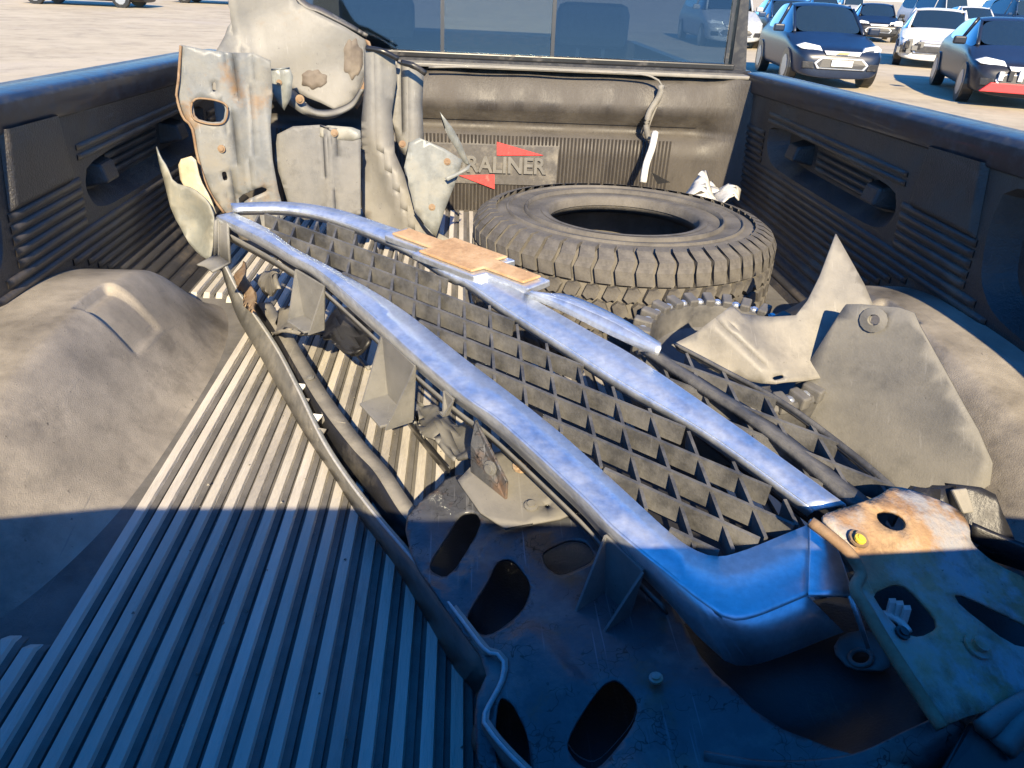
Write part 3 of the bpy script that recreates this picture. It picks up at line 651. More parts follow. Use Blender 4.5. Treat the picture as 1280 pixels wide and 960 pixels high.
tube('trim_end', C([(1228, 912, .18), (1262, 888, .185), (1300, 868, .19)]), .009, m_grey, gb, 10, 6); tube('trim_end', C([(1250, 935, .17), (1275, 905, .18), (1300, 890, .185)]), .012, m_grey, gb, 10, 5)

# ================================================================== rusty bracket
rb = thing('rusty_steel_bracket', 'rusty orange steel bracket with slotted holes lying on the grille corner', 'steel bracket')
RP = plane_px((1040, 660, .245), (1200, 690, .215), (1150, 850, .20))
ell = lambda cx, cy, rx, ry, rot, k=14: [(cx + rx * math.cos(i * 2 * math.pi / k) * math.cos(rot) - ry * math.sin(i * 2 * math.pi / k) * math.sin(rot), cy + rx * math.cos(i * 2 * math.pi / k) * math.sin(rot) + ry * math.sin(i * 2 * math.pi / k) * math.cos(rot)) for i in range(k)]
ro = [(1015, 652), (1050, 642), (1088, 630), (1107, 616), (1125, 618), (1188, 643), (1204, 664), (1206, 684), (1240, 704), (1300, 731), (1300, 872), (1215, 893), (1178, 908), (1148, 866), (1107, 803), (1076, 748), (1070, 730), (1078, 714), (1062, 690)]
sheet('plate', RP, ro, m_rust, rb, [ell(1105, 660, 20, 10, .42), [(1090, 742), (1118, 729), (1136, 733), (1170, 770), (1173, 785), (1150, 797), (1128, 792), (1102, 762)], [(1192, 743), (1206, 743), (1296, 786), (1296, 812), (1262, 805), (1200, 757)]],
      .004, .012, lambda u, v: .010 / (1 + math.exp(-(690 - v + (u - 1130) * .05) / 7.)) + .006 * math.exp(-((u - 1130) / 60) ** 2 - ((v - 650) / 30) ** 2), 2, 1)
tube('rolled_flange', [RP.at(u, v, h) for u, v, h in [(1013, 652, .012), (1040, 672, .012), (1062, 692, .008), (1076, 716, .002), (1069, 736, 0), (1085, 765, 0), (1107, 803, 0), (1148, 866, 0), (1178, 910, 0)]], .0058, m_rusty, rb, 40, 8)
bolt(RP.at(1073, 674, .012), RP.n, .009, m_rusty, rb, 'weld_nut'); bolt(RP.at(1075, 674, .017), RP.n, .005, m_yel, rb, 'weld_nut')
bolt(RP.at(1222, 808, .002), RP.n, .011, m_rust, rb); bolt(RP.at(1128, 791, .002), RP.n, .006, m_black, rb)

# ================================================================== tyre
def tyre(name, ctr, Ro, Ri, Wd, label, nb, rows):
    t = thing(name, label, 'tyre', None, ctr)
    prof = [(Ri, .235 * Wd + .02), (Ri - .004, .44 * Wd), (Ri + .006, .485 * Wd), (Ri + .022, .49 * Wd), (Ri + .035, .475 * Wd), (Ri + .08, .505 * Wd), (Ro - .06, .50 * Wd), (Ro - .022, .44 * Wd), (Ro - .008, .36 * Wd), (Ro - .008, -.36 * Wd), (Ro - .022, -.44 * Wd), (Ro - .06, -.5 * Wd), (Ri + .08, -.505 * Wd), (Ri + .02, -.49 * Wd), (Ri, -.44 * Wd)]
    inner = [(Ri + .015, -.40 * Wd), (Ri + .08, -.47 * Wd), (Ro - .03, -.42 * Wd), (Ro - .02, 0), (Ro - .03, .42 * Wd), (Ri + .08, .47 * Wd), (Ri + .01, .40 * Wd)]
    prof = prof + inner; K = 96; n = len(prof)
    vs = [(r * math.cos(2 * math.pi * k / K), r * math.sin(2 * math.pi * k / K), z + Wd * .5) for k in range(K) for r, z in prof]
    fs = [(k * n + i, ((k + 1) % K) * n + i, ((k + 1) % K) * n + (i + 1) % n, k * n + (i + 1) % n) for k in range(K) for i in range(n)]
    mesh('casing', vs, fs, m_tyre, t, True)
    bead = mesh('bead', [((Ri + a) * math.cos(2 * math.pi * k / K), (Ri + a) * math.sin(2 * math.pi * k / K), b + Wd * .5) for k in range(K) for a, b in ((-.006, .40 * Wd), (-.004, .478 * Wd), (.006, .496 * Wd), (.014, .492 * Wd))],
         [(k * 4 + i, ((k + 1) % K) * 4 + i, ((k + 1) % K) * 4 + i + 1, k * 4 + i + 1) for k in range(K) for i in range(3)], m_tyre, t, True)
    for rr_ in (Ri + .05, Ro - .075):
        mesh('sidewall_ring', [((rr_ + a) * math.cos(2 * math.pi * k / K), (rr_ + a) * math.sin(2 * math.pi * k / K), b + Wd * 1.0) for k in range(K) for a, b in ((-.004, -.004), (-.002, .006), (.002, .006), (.004, -.004))], [(k * 4 + i, ((k + 1) % K) * 4 + i, ((k + 1) % K) * 4 + i + 1, k * 4 + i + 1) for k in range(K) for i in range(3)], m_tyre, t, True)
    def block(pts, r0, r1, z0):                       # polygon (angle-arc, z) wrapped on the drum
        a = []; b = []
        for s, z in pts:
            th = s / Ro; a.append((r0 * math.cos(th), r0 * math.sin(th), z0 + z)); q = .93
            b.append((r1 * math.cos(th * q), r1 * math.sin(th * q), z0 + z * q))
        n = len(pts); me = bpy.data.meshes.new('tread_block'); me.from_pydata(a + b, [], [tuple(range(n, 2 * n))] + [(i, (i + 1) % n, n + (i + 1) % n, n + i) for i in range(n)]); me.materials.append(m_tblk); return me
    arc = 2 * math.pi * Ro / nb; w_ = arc * .44
    hexb = [(-w_, -.008), (-w_ * .4, -.0175), (w_ * .15, -.013), (w_ * .5, -.0155), (w_, .005), (w_ * .45, .0175), (-.1 * w_, .013), (-w_ * .55, .015)]
    for r_, (zc, kind) in enumerate(rows):
        if kind == 'lug':                              # shoulder lugs that wrap onto the sidewall
            prf = [(Ro - .012, -.030), (Ro + .004, -.022), (Ro + .004, .006), (Ro - .006, .024), (Ro - .030, .040), (Ro - .048, .043)]
            vs = []
            for s in (-.43, .36):
                for i, (r, z) in enumerate(prf):
                    th = (s + (.10 if i % 2 else -.04) - .05 * i * 0) * arc / Ro; vs.append((r * math.cos(th), r * math.sin(th), zc + z * (1 if zc > Wd * .5 else -1)))
            base = [((Ro - .045) * math.cos(s * arc / Ro), (Ro - .045) * math.sin(s * arc / Ro), zc - .02 * (1 if zc > Wd * .5 else -1)) for s in (-.43, .36)]
            n = len(prf); vs += base
            fs = [(i, i + 1, n + i + 1, n + i) for i in range(n - 1)] + [tuple(range(n)) + (2 * n,), tuple(range(n, 2 * n)) + (2 * n + 1,)]
            me = bpy.data.meshes.new('shoulder_lug'); me.from_pydata(vs, [], fs); me.materials.append(m_tblk); nm = 'shoulder_lug'
        else:
            me = block(hexb if r_ % 2 else [(x, -z) for x, z in hexb][::-1], Ro - .012, Ro + .005, zc); nm = 'tread_block'
        bm = bmesh.new(); bm.from_mesh(me); bmesh.ops.recalc_face_normals(bm, faces=bm.faces); bm.to_mesh(me); bm.free()
        for k in range(nb):
            o = bpy.data.objects.new(nm, me); col.objects.link(o); o.parent = t; o.rotation_euler = (0, 0, (k + .5 * (r_ % 2)) * 2 * math.pi / nb)
    return t
ty = tyre('truck_tyre', (.378, 1.70, .012), .348, .180, .240, 'dusty all-terrain tyre without a rim lying flat by the front wall', 54, [(.202, 'lug'), (.160, 'b'), (.127, 'b'), (.094, 'b'), (.061, 'b'), (.034, 'lug')])
ty.rotation_euler = (R(-1.5), R(1), R(20))

# smaller lugged ring beside it
rg = thing('lugged_plastic_ring', 'black dished plastic wheel with studs and lugs round its rim beside the tyre', 'plastic wheel', None, (.466, 1.165, -.012)); rg.rotation_euler = (R(8), R(1), 0)
K = 72; Rr = .168
pr_ = [(Rr - .02, .05), (Rr, .10), (Rr + .002, .185), (Rr - .003, .192), (Rr - .026, .192), (Rr - .030, .182), (Rr - .036, .150), (Rr - .050, .140), (Rr - .075, .128), (.03, .118), (.0, .118)]
n = len(pr_); vs = [(r * math.cos(2 * math.pi * k / K), r * math.sin(2 * math.pi * k / K), z) for k in range(K) for r, z in pr_]
o = mesh('dish', vs, [(k * n + i, ((k + 1) % K) * n + i, ((k + 1) % K) * n + i + 1, k * n + i + 1) for k in range(K) for i in range(n - 1)], m_ring, rg, True); o.modifiers.new('e', 'EDGE_SPLIT').split_angle = R(35)
lme = sme = None
for k in range(28):
    if lme is None:
        o = box('lug', Rr - .027, Rr + .007, -.009, .009, .180, .203, m_ring, rg, .003); lme = o.data
        q = bolt((0, 0, 0), (0, 0, 1), .007, m_chrome, rg, 'stud'); sme = q.data
    else:
        o = bpy.data.objects.new('lug', lme); col.objects.link(o); o.parent = rg; bevel(o, .003, 2)
        q = bpy.data.objects.new('stud', sme); col.objects.link(q); q.parent = rg
    o.rotation_euler = (0, 0, k * 2 * math.pi / 28); an = (k + .5) * 2 * math.pi / 28
    q.location = ((Rr - .013) * math.cos(an), (Rr - .013) * math.sin(an), .1925)

# ================================================================== splash shield, mud flap, clip box on the right
sh = thing('torn_splash_shield', 'torn tan inner fender shield with a tall pointed spike beside the mud flap', 'fender liner')
ShP = plane_px((870, 440, .205), (990, 478, .17), (1045, 292, .37))
sheet('panel', ShP, [(839, 431), (867, 418), (897, 396), (912, 384), (924, 394), (965, 396), (995, 394), (1010, 375), (1025, 345), (1045, 292), (1062, 322), (1081, 356), (1093, 385), (1080, 430), (1040, 470), (1000, 478), (961, 484), (946, 482), (924, 476), (875, 454)], m_tan, sh,
      [[(956, 476), (970, 472), (972, 476), (960, 480)]], .004, .015, lambda u, v: .03 * math.exp(-((u - 930 - (v - 440)) / 40) ** 2), 0)
mf = thing('mud_flap', 'large flat grey mud flap with one bolt hole leaning on the right wheel arch', 'mud flap')
MP = plane_px((984, 505, .12), (1237, 600, .13), (1100, 383, .31))
sheet('flap', MP, [(1059, 379), (1139, 386), (1150, 412), (1243, 570), (1237, 614), (1140, 640), (984, 514), (984, 496), (1025, 431), (1053, 386)], m_flap, mf, [ell(1092, 400, 7, 6, 0)], .005, .025, lambda u, v: .006 * math.sin(u / 60 + v / 90), 1)
mesh('hole_rim', *(lambda a, b: (a + b, [(i, (i + 1) % 14, 14 + (i + 1) % 14, 14 + i) for i in range(14)]))([MP.at(*p, .004) for p in ell(1092, 400, 8, 7, 0)], [MP.at(*p, .001) for p in ell(1092, 400, 18, 16, 0)]), m_flap, mf, True)
cb_ = thing('black_clip_housing', 'black plastic clip housing between mud flap and rusty bracket', 'plastic housing')
CPn = plane_px((1140, 640, .20), (1250, 640, .19), (1200, 700, .15))
sheet('housing_face', CPn, [(1138, 608), (1178, 612), (1190, 606), (1238, 610), (1250, 650), (1275, 692), (1210, 690), (1150, 650)], m_dark, cb_, (), .02, .02, lambda u, v: .008 * math.sin(u / 14))
prism('clip', [CPn.at(1186, 612, .012), CPn.at(1204, 610, .012), CPn.at(1214, 640, .012), CPn.at(1200, 642, .012)], CPn.n * .006, m_tan, cb_, .002)
tag(loft('dark_side_trim', [C([(1215, 655, .19), (1245, 668, .185), (1300, 690, .18)]), C([(1215, 690, .14), (1245, 700, .14), (1300, 718, .14)])], m_dark, None, 10, .006), 'dark trim strip behind the rusty bracket by the wheel arch', 'plastic trim')

# white broken bits by the front wall
wb = thing('crumpled_white_plastic', 'crumpled white plastic scrap behind the flat tyre', 'plastic scrap')
WP = Plane(py(860, 235, 2.2), py(930, 245, 2.2), py(890, 215, 2.35))
sheet('scrap', WP, [(855, 238), (868, 226), (882, 218), (888, 224), (893, 219), (900, 230), (918, 238), (929, 230), (924, 250), (900, 252)], m_white, wb, (), .004, .02, lambda u, v: .02 * math.sin(u / 6.), 0)
wp = tag(tube('white_pipe_stub', [py(u, v, y) for u, v, y in [(819, 166, 2.50), (815, 185, 2.46), (808, 205, 2.42), (804, 228, 2.40)]], .012, m_white, None, 14, 7), 'narrow white plastic pipe stub leaning on the front wall', 'pipe')
tag(prism('black_plastic_shard', [py(814, 215, 2.3), py(838, 228, 2.3), py(822, 230, 2.3)], (.0, .004, .0), m_black), 'pointed black plastic shard behind the tyre', 'plastic scrap')

# ================================================================== sheet-metal pile front left
def vp(y0, lean=0., yaw=0.):
    a = Vector((-.4, y0, .3)); return Plane(a, a + Vector((1, yaw, 0)), a + Vector((0, lean, 1)))
fp = thing('bent_fender_panel', 'large weathered fender panel with brown stains standing behind the rusty apron', 'fender')
PF = vp(2.12, .12, .1)
fb = lambda u, v: .020 * tent(u - 300 - (v - 60) * .2, 22) - .00022 * max(0, u - 420) ** 1.3 + .006 * math.sin((u + 2 * v) / 34.)
sheet('panel', PF, [(268, 66), (281, 44), (285, 34), (290, 28), (288, 8), (292, -60), (330, -70), (372, 4), (400, 18), (432, 34), (457, 49), (460, 66), (456, 92), (446, 120), (436, 132), (420, 138), (400, 128), (384, 122), (366, 112), (342, 110), (336, 160), (270, 160), (266, 110)], m_fender, fp, (), .004, .02, fb, 0)
for cx_, cy_, rx, ry in ((392, 99, 16, 12), (441, 73, 12, 25)):
    st_ = [(cx_ + rx * math.cos(i * .42) * (1 + .2 * math.sin(i * 2.3)), cy_ + ry * math.sin(i * .42) * (1 + .16 * math.cos(i * 3.1))) for i in range(15)]
    sheet('brown_stain', Plane(PF.o + PF.n * .002, PF.o + PF.n * .002 + PF.e1, PF.o + PF.n * .002 + PF.e2), st_, m_stain, fp, (), .001, .015, fb, 1)
loft('top_flange', [[PF.at(u, v, fb(u, v)) for u, v in [(330, -68), (372, 2), (400, 16), (432, 32), (458, 47)]], [PF.at(u, v, -.02) for u, v in [(336, -72), (376, -4), (404, 11), (434, 28), (460, 43)]]], m_plate, fp, 24, .004)
loft('turned_edge', [[PF.at(u, v, fb(u, v)) for u, v in [(457, 49), (461, 66), (458, 92), (448, 118), (440, 130)]], [PF.at(u, v, -.025) for u, v in [(462, 52), (466, 68), (463, 94), (454, 122), (446, 136)]]], m_rusty, fp, 20, .004)
lip0 = [(344, 116), (354, 112), (366, 113), (376, 122), (388, 134), (402, 138), (420, 136), (438, 128), (450, 112)]
lip1 = [(342, 126), (354, 126), (366, 134), (378, 142), (394, 147), (412, 148), (428, 142), (444, 132), (456, 112)]
loft('bent_lip', [[PF.at(u, v, .004) for u, v in lip0], [PF.at((a_ + c_) / 2, (b_ + d_) / 2, .05 + .015 * math.sin(i * 1.7)) for i, ((a_, b_), (c_, d_)) in enumerate(zip(lip0, lip1))], [PF.at(u, v, .035) for u, v in lip1]], m_grey, fp, 36, .004)
bolt(PF.at(375, 124, .055), (0, -1, .1), .010, m_rusty, fp)
sheet('bracket_ear', vp(2.03, .05), [(338, 86), (362, 84), (366, 96), (364, 122), (356, 138), (348, 128), (338, 110)], m_pale, fp, (), .004, .02, lambda u, v: .01 * math.exp(-((u - 352) / 5) ** 2), 0)
bolt(vp(2.03, .05).at(349, 103, .012), (0, -1, .1), .006, m_rusty, fp)
ap = thing('rusty_inner_apron', 'rust edged grey steel apron with a rectangular cut-out standing by the left wall', 'body panel')
PA = vp(1.90, .10, .05)
sheet('panel', PA, [(226, 56), (256, 62), (290, 66), (318, 66), (338, 76), (340, 110), (338, 160), (341, 200), (348, 240), (356, 268), (330, 300), (300, 300), (278, 262), (262, 238), (248, 200), (240, 160), (228, 146), (221, 120)], m_apron, ap,
      [[(240, 128), (248, 124), (272, 127), (282, 134), (279, 152), (262, 153), (244, 148)], [(264, 104), (269, 102), (270, 114), (265, 115)], [(277, 215), (283, 214), (285, 225), (279, 226)], [(297, 246), (326, 233), (334, 236), (332, 240), (306, 250), (303, 260), (298, 258)]],
      .004, .016, lambda u, v: -.010 * tent(u - 292, 9) + .012 * tent(u - 316, 14) + .003 * math.sin(v / 25.), 0, 1)
tube('rust_edge', [PA.at(u, v, .004) for u, v in [(226, 57), (223, 100), (221, 122), (229, 147), (240, 160), (248, 200), (262, 240), (280, 266)]], .0035, m_rusty, ap, 30, 6)
tube('window_lip', [PA.at(u, v, .004) for u, v in [(240, 128), (248, 123), (272, 126), (284, 134), (280, 153), (262, 155), (243, 149), (239, 138), (240, 128)]], .0025, m_rusty, ap, 36, 6)
bolt(PA.at(277, 186, .006), (0, -1, .1), .008, m_rusty, ap)
gp_ = thing('grey_plastic_cover', 'smooth grey plastic cover with a raised centre crease behind the grille tip', 'plastic cover')
PG = vp(1.95, .10, .0)
sheet('panel', PG, [(346, 168), (366, 158), (400, 156), (451, 166), (451, 268), (380, 275), (362, 262), (350, 222), (342, 200)], m_grey, gp_, (), .004, .012, lambda u, v: .012 * math.exp(-((u - 413) / 5) ** 2) + .004 * math.sin(u / 30.), 0)
sheet('top_flange', vp(1.945, .10), [(400, 156), (450, 160), (451, 176), (400, 174)], m_pale, gp_, (), .006, .02); bolt(PG.at(418, 166, .012), (0, -1, .1), .008, m_rusty, gp_)
pp = thing('tall_fender_leg', 'tall pale fender leg with two open tubular tops beside the grey cover', 'fender')
PL = vp(2.08, .08, -.05)
sheet('leg', PL, [(456, 60), (470, 58), (494, 72), (496, 100), (490, 140), (494, 190), (512, 232), (545, 290), (600, 318), (560, 322), (470, 300), (452, 260), (452, 150), (456, 110)], m_fender, pp, (), .004, .02, lambda u, v: .028 * math.exp(-((u - 470 - max(0, v - 170) * .4) / 14) ** 2), 0)
sheet('leg', vp(2.12, .08, -.05), [(496, 78), (512, 84), (530, 92), (528, 130), (530, 180), (520, 200), (500, 190), (488, 140)], m_fender, pp, (), .004, .02, lambda u, v: .026 * tent(u - 514, 14), 0)
for a, b in (((458, 60), (498, 74)), ((502, 78), (532, 92))):
    tube('tube_mouth', [PL.at(*a, .02), PL.at((a[0] + b[0]) / 2, (a[1] + b[1]) / 2 - 3, .03), PL.at(*b, .02)], .007, m_black, pp, 12, 8)
bb = thing('bolted_bracket_plate', 'pale bracket plate with bolts and a sharp bent fin over the liner lettering', 'bracket')
PB = vp(1.98, .12, .1)
sheet('plate', PB, [(512, 178), (524, 172), (556, 186), (578, 200), (572, 222), (556, 262), (545, 296), (530, 280), (518, 262), (505, 210)], m_pale, bb, (), .003, .02, lambda u, v: .004 * math.sin(u / 12.), 0)
sheet('bent_fin', vp(1.93, -.2, .4), [(550, 140), (566, 160), (576, 178), (588, 208), (580, 204), (570, 186), (560, 170)], m_pale, bb, (), .003, .02, None, 0)
sheet('fin_flange', vp(1.94, .6, .2), [(556, 222), (578, 212), (589, 204), (586, 212), (560, 226)], m_pale, bb, (), .003, .02, None, 0)
for u, v in ((559, 202), (540, 259), (503, 180)): bolt(PB.at(u, v, .003), (0, -1, .1), .008, m_rusty, bb)
hsd = thing('pale_headlamp_shield', 'pale cupped plastic shield propped against the left liner ribs', 'plastic shield')
PS = vp(1.72, .2, -.5)
sheet('shield', PS, [(194, 180), (200, 196), (208, 208), (216, 228), (240, 236), (258, 252), (266, 270), (266, 300), (262, 326), (246, 318), (228, 302), (214, 268), (205, 226), (200, 210)], m_pale, hsd, (), .004, .016, lambda u, v: -.03 * math.exp(-((u - 238) / 18) ** 2 - ((v - 280) / 30) ** 2), 1)
sheet('cream_insert', vp(1.80, .1, -.2), [(222, 200), (243, 194), (250, 225), (262, 246), (272, 272), (250, 256), (226, 230)], m_cream, hsd, (), .004, .016, None, 1)

# small scrap lying under the grille
def scrap(nm, lab, cat, zc, outl, m, seed):
    pl = plane_px((outl[0][0], outl[0][1], zc), (outl[1][0], outl[1][1], zc + .02), (outl[-1][0], outl[-1][1], zc + .035))
    tag(sheet(nm, pl, outl, m, None, (), .006, .012, lambda u, v: .008 * math.sin(u / 7. + seed) + .006 * math.sin(v / 6.), 0), lab, cat)
scrap('dusty_moulded_scrap', 'dusty moulded scrap under the grille beside the first mounting tab', 'plastic scrap', .06, [(334, 412), (352, 392), (392, 380), (396, 395), (384, 408), (350, 418)], m_tan, 1)
scrap('grey_angled_scrap', 'grey angled bracket scrap seen behind the grille end', 'plastic scrap', .10, [(318, 350), (326, 335), (352, 338), (350, 362), (330, 366)], m_tan, 2)
scrap('brown_upright_sliver', 'narrow brown sliver standing near the fascia strip end', 'plastic scrap', .07, [(298, 352), (304, 326), (312, 360), (316, 388), (308, 380)], m_rusty, 3)
tag(tube('black_wire', C([(372, 418, .05), (400, 416, .05), (428, 424, .045), (444, 440, .03), (462, 462, .012)]), .005, m_grey, None, 24, 6), 'grey cable curling over the ribs under the grille', 'cable')
scrap('black_bowl_scrap', 'black rounded plastic scrap in the shade under the grille', 'plastic scrap', .05, [(400, 400), (440, 385), (470, 410), (462, 432), (430, 438), (402, 420)], m_dark, 4)
scrap('pale_crumpled_sheet', 'pale crumpled sheet in the shadow under the grille strip', 'plastic scrap', .04, [(515, 500), (560, 515), (610, 550), (640, 570), (600, 590), (560, 560), (525, 540)], m_grey, 5)

# ================================================================== parked cars
def paint(nm, c): return mat(nm, tuple(x * .8 for x in c), .35, spec=.35, coat=.12, dust=(.25, .23, .2), damt=.15, dscale=3)
pc = {'blue': paint('car_blue', (.012, .022, .05)), 'dark': paint('car_dark', (.02, .022, .032)), 'white': paint('car_white', (.72, .72, .7)), 'silver': paint('car_silver', (.42, .44, .46)), 'black': paint('car_black', (.012, .012, .014)), 'mid': paint('car_midblue', (.02, .05, .12))}
m_lamp = mat('lamp_lens', (.72, .74, .74), .12, coat=1.); m_rim = mat('alloy', (.4, .4, .41), .35, .8); m_platew = mat('number_plate', (.62, .62, .6), .5)
m_carr = mat('red_bumper', (.5, .03, .03), .4)
def car(nm, label, pos, rz, pcol, Lc=4.1, Wc=1.76, Hc=1.5, cat='car', hood=.98, detail=1, boxy=0, group='cars parked in the yard'):
    t = thing(nm, label, cat, group, (pos[0], pos[1], GZ)); t.rotation_euler = (0, 0, rz); m = pc[pcol]
    w2 = Wc / 2
    S = [(0, .50, .62, 0), (.04, .66, .80, 0), (.16, .74, .92, 0), (.5, .82 * hood, .98, 0), (1.0, .95 * hood, 1, 0), (1.22, .99 * hood, 1, 0), (1.22 + .75 * (1 - boxy * .4), Hc - .07, 1, 1), (2.2, Hc, 1, 1), (2.9, Hc - .02, 1, 1), (Lc - .75 + boxy * .5, Hc - .12, .98, 1), (Lc - .28 + boxy * .2, 1.02, .95, 0), (Lc - .06, .92, .9, 0), (Lc, .55, .8, 0)]
    def sec(y, zt, wf, cabn):
        w = w2 * wf
        if cabn: return [(0, zt), (w * .45, zt - .008), (w * .70, zt - .05), (w * .93, .98 * hood), (w, .82), (w * 1.0, .55), (w * .98, .30), (w * .90, .20), (0, .19)]
        return [(0, zt), (w * .45, zt - .006), (w * .80, zt - .03), (w * .94, zt - .07 if zt > .8 else zt - .05), (w, min(.82, zt - .12)), (w, min(.55, zt - .16)), (w * .98, .30), (w * .90, .20), (0, .19)]
    n = 9; rows = []
    for y, zt, wf, cb in S:
        s = sec(y, zt, wf, cb); rows.append([(x, y, z) for x, z in s] + [(-x, y, z) for x, z in s[1:-1]][::-1])
    N = len(rows[0]); vs = [p for r in rows for p in r]; body = []; ws = []; sw = []; rw = []
    for j in range(len(rows) - 1):
        for i in range(N):
            f = (j * N + i, (j + 1) * N + i, (j + 1) * N + (i + 1) % N, j * N + (i + 1) % N)
            k = i if i < n - 1 else N - 1 - i
            if j == 5 and k in (0, 1): ws.append(f)
            elif j in (5, 6, 7, 8) and k == 2: sw.append(f)
            elif j == 9 and k in (0, 1): rw.append(f)
            else: body.append(f)
    body += [tuple(range(N)), tuple((len(rows) - 1) * N + i for i in range(N))[::-1]]
    def sub(name, fs, mm, sm=True):
        idx = sorted({i for f in fs for i in f}); mp = {a: b for b, a in enumerate(idx)}
        o = mesh(name, [vs[i] for i in idx], [tuple(mp[i] for i in f) for f in fs], mm, t, sm)
        bm = bmesh.new(); bm.from_mesh(o.data); bmesh.ops.recalc_face_normals(bm, faces=bm.faces); bm.to_mesh(o.data); bm.free(); return o
    parts_ = [sub('body', body, m), sub('windshield', ws, m_cglass), sub('side_window', [f for f in sw if vs[f[0]][0] > 0], m_cglass), sub('side_window', [f for f in sw if vs[f[0]][0] < 0], m_cglass)] + ([sub('rear_window', rw, m_cglass)] if rw else [])
    for o_ in parts_: o_.modifiers.new('s', 'SUBSURF').levels = 2; o_.modifiers['s'].render_levels = 2
    for s in (-1, 1):
        a, b = Vector(rows[5][2]), Vector(rows[6][2]); a.x *= s; b.x *= s
        tube('pillar', [a, b], .035, m, t, 4, 6)
        tube('pillar', [Vector((s * rows[7][2][0], 2.3, rows[7][2][2])), Vector((s * rows[7][3][0], 2.3, rows[7][3][2]))], .035, m, t, 4, 6)
        if detail:
            o = box('mirror', -.11, .11, -.05, .07, -.07, .07, m, t, .03); o.location = (s * (w2 + .10), 1.45, 1.02 * hood)
            vs_ = [(s * w2 * .42, .135, .66), (s * w2 * .88, .24, .70), (s * w2 * .95, .42, .74), (s * w2 * .80, .30, .80), (s * w2 * .50, .17, .76)]
            o = prism('headlight', [Vector(p) + Vector((0, -.05, 0)) for p in vs_], (0, .10, 0), m_lamp, t, .012)
            prism('fog_recess', [(s * w2 * .58, -.02, .36), (s * w2 * .82, .03, .36), (s * w2 * .84, .04, .48), (s * w2 * .62, -.01, .48)], (0, .06, 0), m_dark, t, .01)
        for yw in (.80, Lc - .80):
            wv = []; K = 24
            for rr, xx in ((.335, .0), (.345, .03), (.345, .17), (.335, .20)):
                wv += [(s * (w2 + .012 - xx), yw + rr * math.cos(i * 2 * math.pi / K), .33 + rr * math.sin(i * 2 * math.pi / K)) for i in range(K)]
            fs = [(j * K + i, j * K + (i + 1) % K, (j + 1) * K + (i + 1) % K, (j + 1) * K + i) for j in range(3) for i in range(K)] + [tuple(range(K)), tuple(range(3 * K, 4 * K))]
            wo = mesh('wheel', wv, fs, m_black, t)
            cv = [(s * (w2 + .020), yw + .22 * math.cos(i * 2 * math.pi / 10) * (1 if i % 2 else .9), .33 + .22 * math.sin(i * 2 * math.pi / 10)) for i in range(10)]
            prism('rim', cv, (-s * .03, 0, 0), m_rim, wo)
    if detail:
        prism('grille', [(-w2 * .52, -.03, .36), (w2 * .52, -.03, .36), (w2 * .60, -.025, .46), (w2 * .46, -.0, .57), (-w2 * .46, -.0, .57), (-w2 * .60, -.025, .46)], (0, .06, 0), m_rim, t, .012)
        prism('grille_mesh', [(-w2 * .47, -.04, .385), (w2 * .47, -.04, .385), (w2 * .54, -.035, .46), (w2 * .42, -.012, .55), (-w2 * .42, -.012, .55), (-w2 * .54, -.035, .46)], (0, .03, 0), m_dark, t)
        prism('upper_grille', [(-w2 * .36, .0, .61), (w2 * .36, .0, .61), (w2 * .42, .04, .69), (-w2 * .42, .04, .69)], (0, .06, 0), m_rim, t, .01)
    return t
def onroad(u, v): return pz(u, v, GZ)
p = onroad(1044, 112)
c1 = car('parked_car', 'dark blue hatchback with chrome grille and gold badge facing the pickup', (p.x, p.y), R(-8), 'blue', 4.05, 1.74, 1.50)
box('number_plate', -.20, .20, -.06, -.045, .42, .53, m_platew, c1)
prism('badge', [(-.13, -.02, .63), (.09, -.02, .63), (.13, -.02, .67), (-.09, -.02, .67)], (0, .01, 0), m_gold, c1)
p = onroad(1268, 138)
c2 = car('parked_car', 'dark grey sedan with crushed nose and red lower bumper', (p.x + .1, p.y), R(-22), 'dark', 4.6, 1.82, 1.43)
prism('red_bumper', [(-.75, -.09, .27), (.80, -.09, .27), (.70, -.08, .42), (-.60, -.08, .42)], (0, .08, 0), m_carr, c2, .01)
for i in range(7): box('broken_grille_bar', -.5 + i * .15, -.43 + i * .15, -.06, .02, .46, .60 + .02 * (i % 3), m_dark if i % 2 else m_platew, c2)
p = onroad(1178, 92); c3 = car('parked_car', 'white sedan with a smashed front corner between blue and grey cars', (p.x + .3, p.y + 1.2), R(-28), 'white', 4.5, 1.8, 1.47)
for i in range(9):
    box('crumpled_piece', -.9 + .06 * i, -.82 + .07 * i, -.08 + .03 * (i % 3), .3, .35 + .04 * (i % 4), .5 + .05 * (i % 5), m_dark if i % 2 else m_grey, c3, .01)
p = onroad(938, 62); car('parked_van', 'silver van beyond the cab corner', (p.x - .55, p.y), R(-3), 'silver', 4.8, 1.9, 1.85, 'van', 1.1, 1, 1)
p = onroad(985, 66)
car('parked_car', 'dark car half hidden behind the blue hatchback on its left', (p.x + .3, p.y), R(-8), 'mid', 4.3, 1.76, 1.5)
p = onroad(990, 40); car('parked_car', 'black car farther back in the row behind the blue hatchback', (p.x + .3, p.y + 1), R(-8), 'black', 4.3, 1.76, 1.55)
p = onroad(1105, 58); car('parked_car', 'black wrecked car behind the smashed white sedan', (p.x + .9, p.y + 2.5), R(-20), 'black', 4.3, 1.76, 1.45)
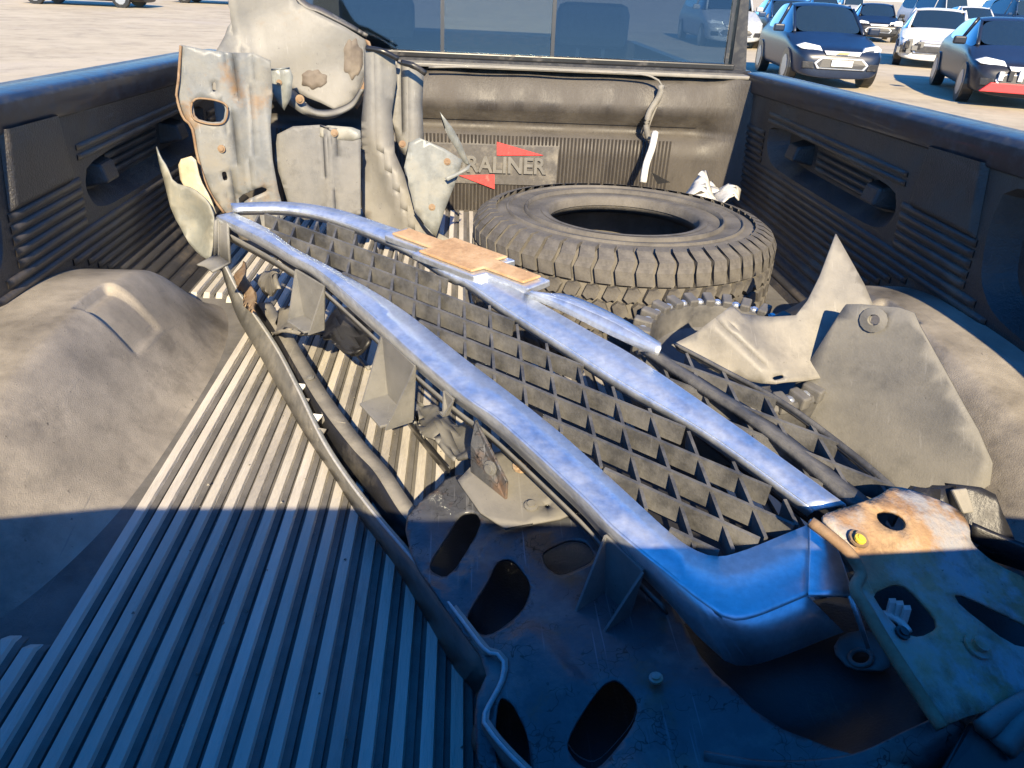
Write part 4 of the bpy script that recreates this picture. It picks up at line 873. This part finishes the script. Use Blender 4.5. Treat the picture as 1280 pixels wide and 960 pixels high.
p = onroad(1262, 60); car('parked_car', 'white car behind the dark grey sedan', (p.x + .6, p.y + 3), R(-15), 'white', 4.5, 1.8, 1.5)
p = onroad(1190, 38); car('parked_car', 'silver car in the far row behind the white cars', (p.x + 1, p.y + 4), R(-15), 'silver', 4.5, 1.8, 1.5)
for (u, v, cc2, lab) in ((190, 10, 'black', 'black vehicle far across the dirt yard, seen past the left bed rail'), (345, 8, 'dark', 'grey vehicle parked across the dirt yard near the bent fender panel')):
    p = onroad(u, v); car('parked_car', lab, (p.x, p.y), R(90), cc2, 4.8, 1.9, 1.7, 'car', 1.1, 0, 1)

far = [(30, 62, 'silver', 'tall silver van in the farthest row of the yard'), (26, 58, 'black', 'black car in the farthest row behind the wrecked cars'), (33, 55, 'white', 'white van in the farthest row beside a blue car'), (22.5, 50, 'dark', 'dark grey car in the far row behind the blue hatchback'), (36, 50, 'mid', 'blue car in the far row beside the white van'),
       (29, 46, 'silver', 'low silver car in the far row in front of the silver van'), (40, 58, 'black', 'black van at the end of the farthest row')]
for i, (x, y, c_, lab) in enumerate(far):
    v_ = 'van' in lab
    car('parked_van' if v_ else 'parked_car', lab, (x, y), R(-10 + 7 * (i % 3)), c_, 4.6, 1.85, 2.0 if v_ else 1.65, 'van' if v_ else 'car', 1.1, 1, int(v_), 'cars in the farthest row')

# grit and crumbs of dirt lying on the bed floor
vs = []; fs = []
for i in range(420):
    x = CX + random.uniform(-.5, .5); y = random.uniform(.3, 2.3); r = random.choice((.0012, .0018, .0026)); z = .0115 if random.random() < .5 else .0055
    s0 = len(vs); a = random.random() * 6.28
    vs += [(x + r * math.cos(a + q * 2.09), y + r * math.sin(a + q * 2.09), z) for q in range(3)] + [(x, y, z + r * 1.2)]
    fs += [(s0, s0 + 1, s0 + 3), (s0 + 1, s0 + 2, s0 + 3), (s0 + 2, s0, s0 + 3)]
tag(mesh('floor_grit', vs, fs, m_tan), 'loose grit and crumbs of dirt scattered over the ribbed floor', 'grit', kind='stuff')
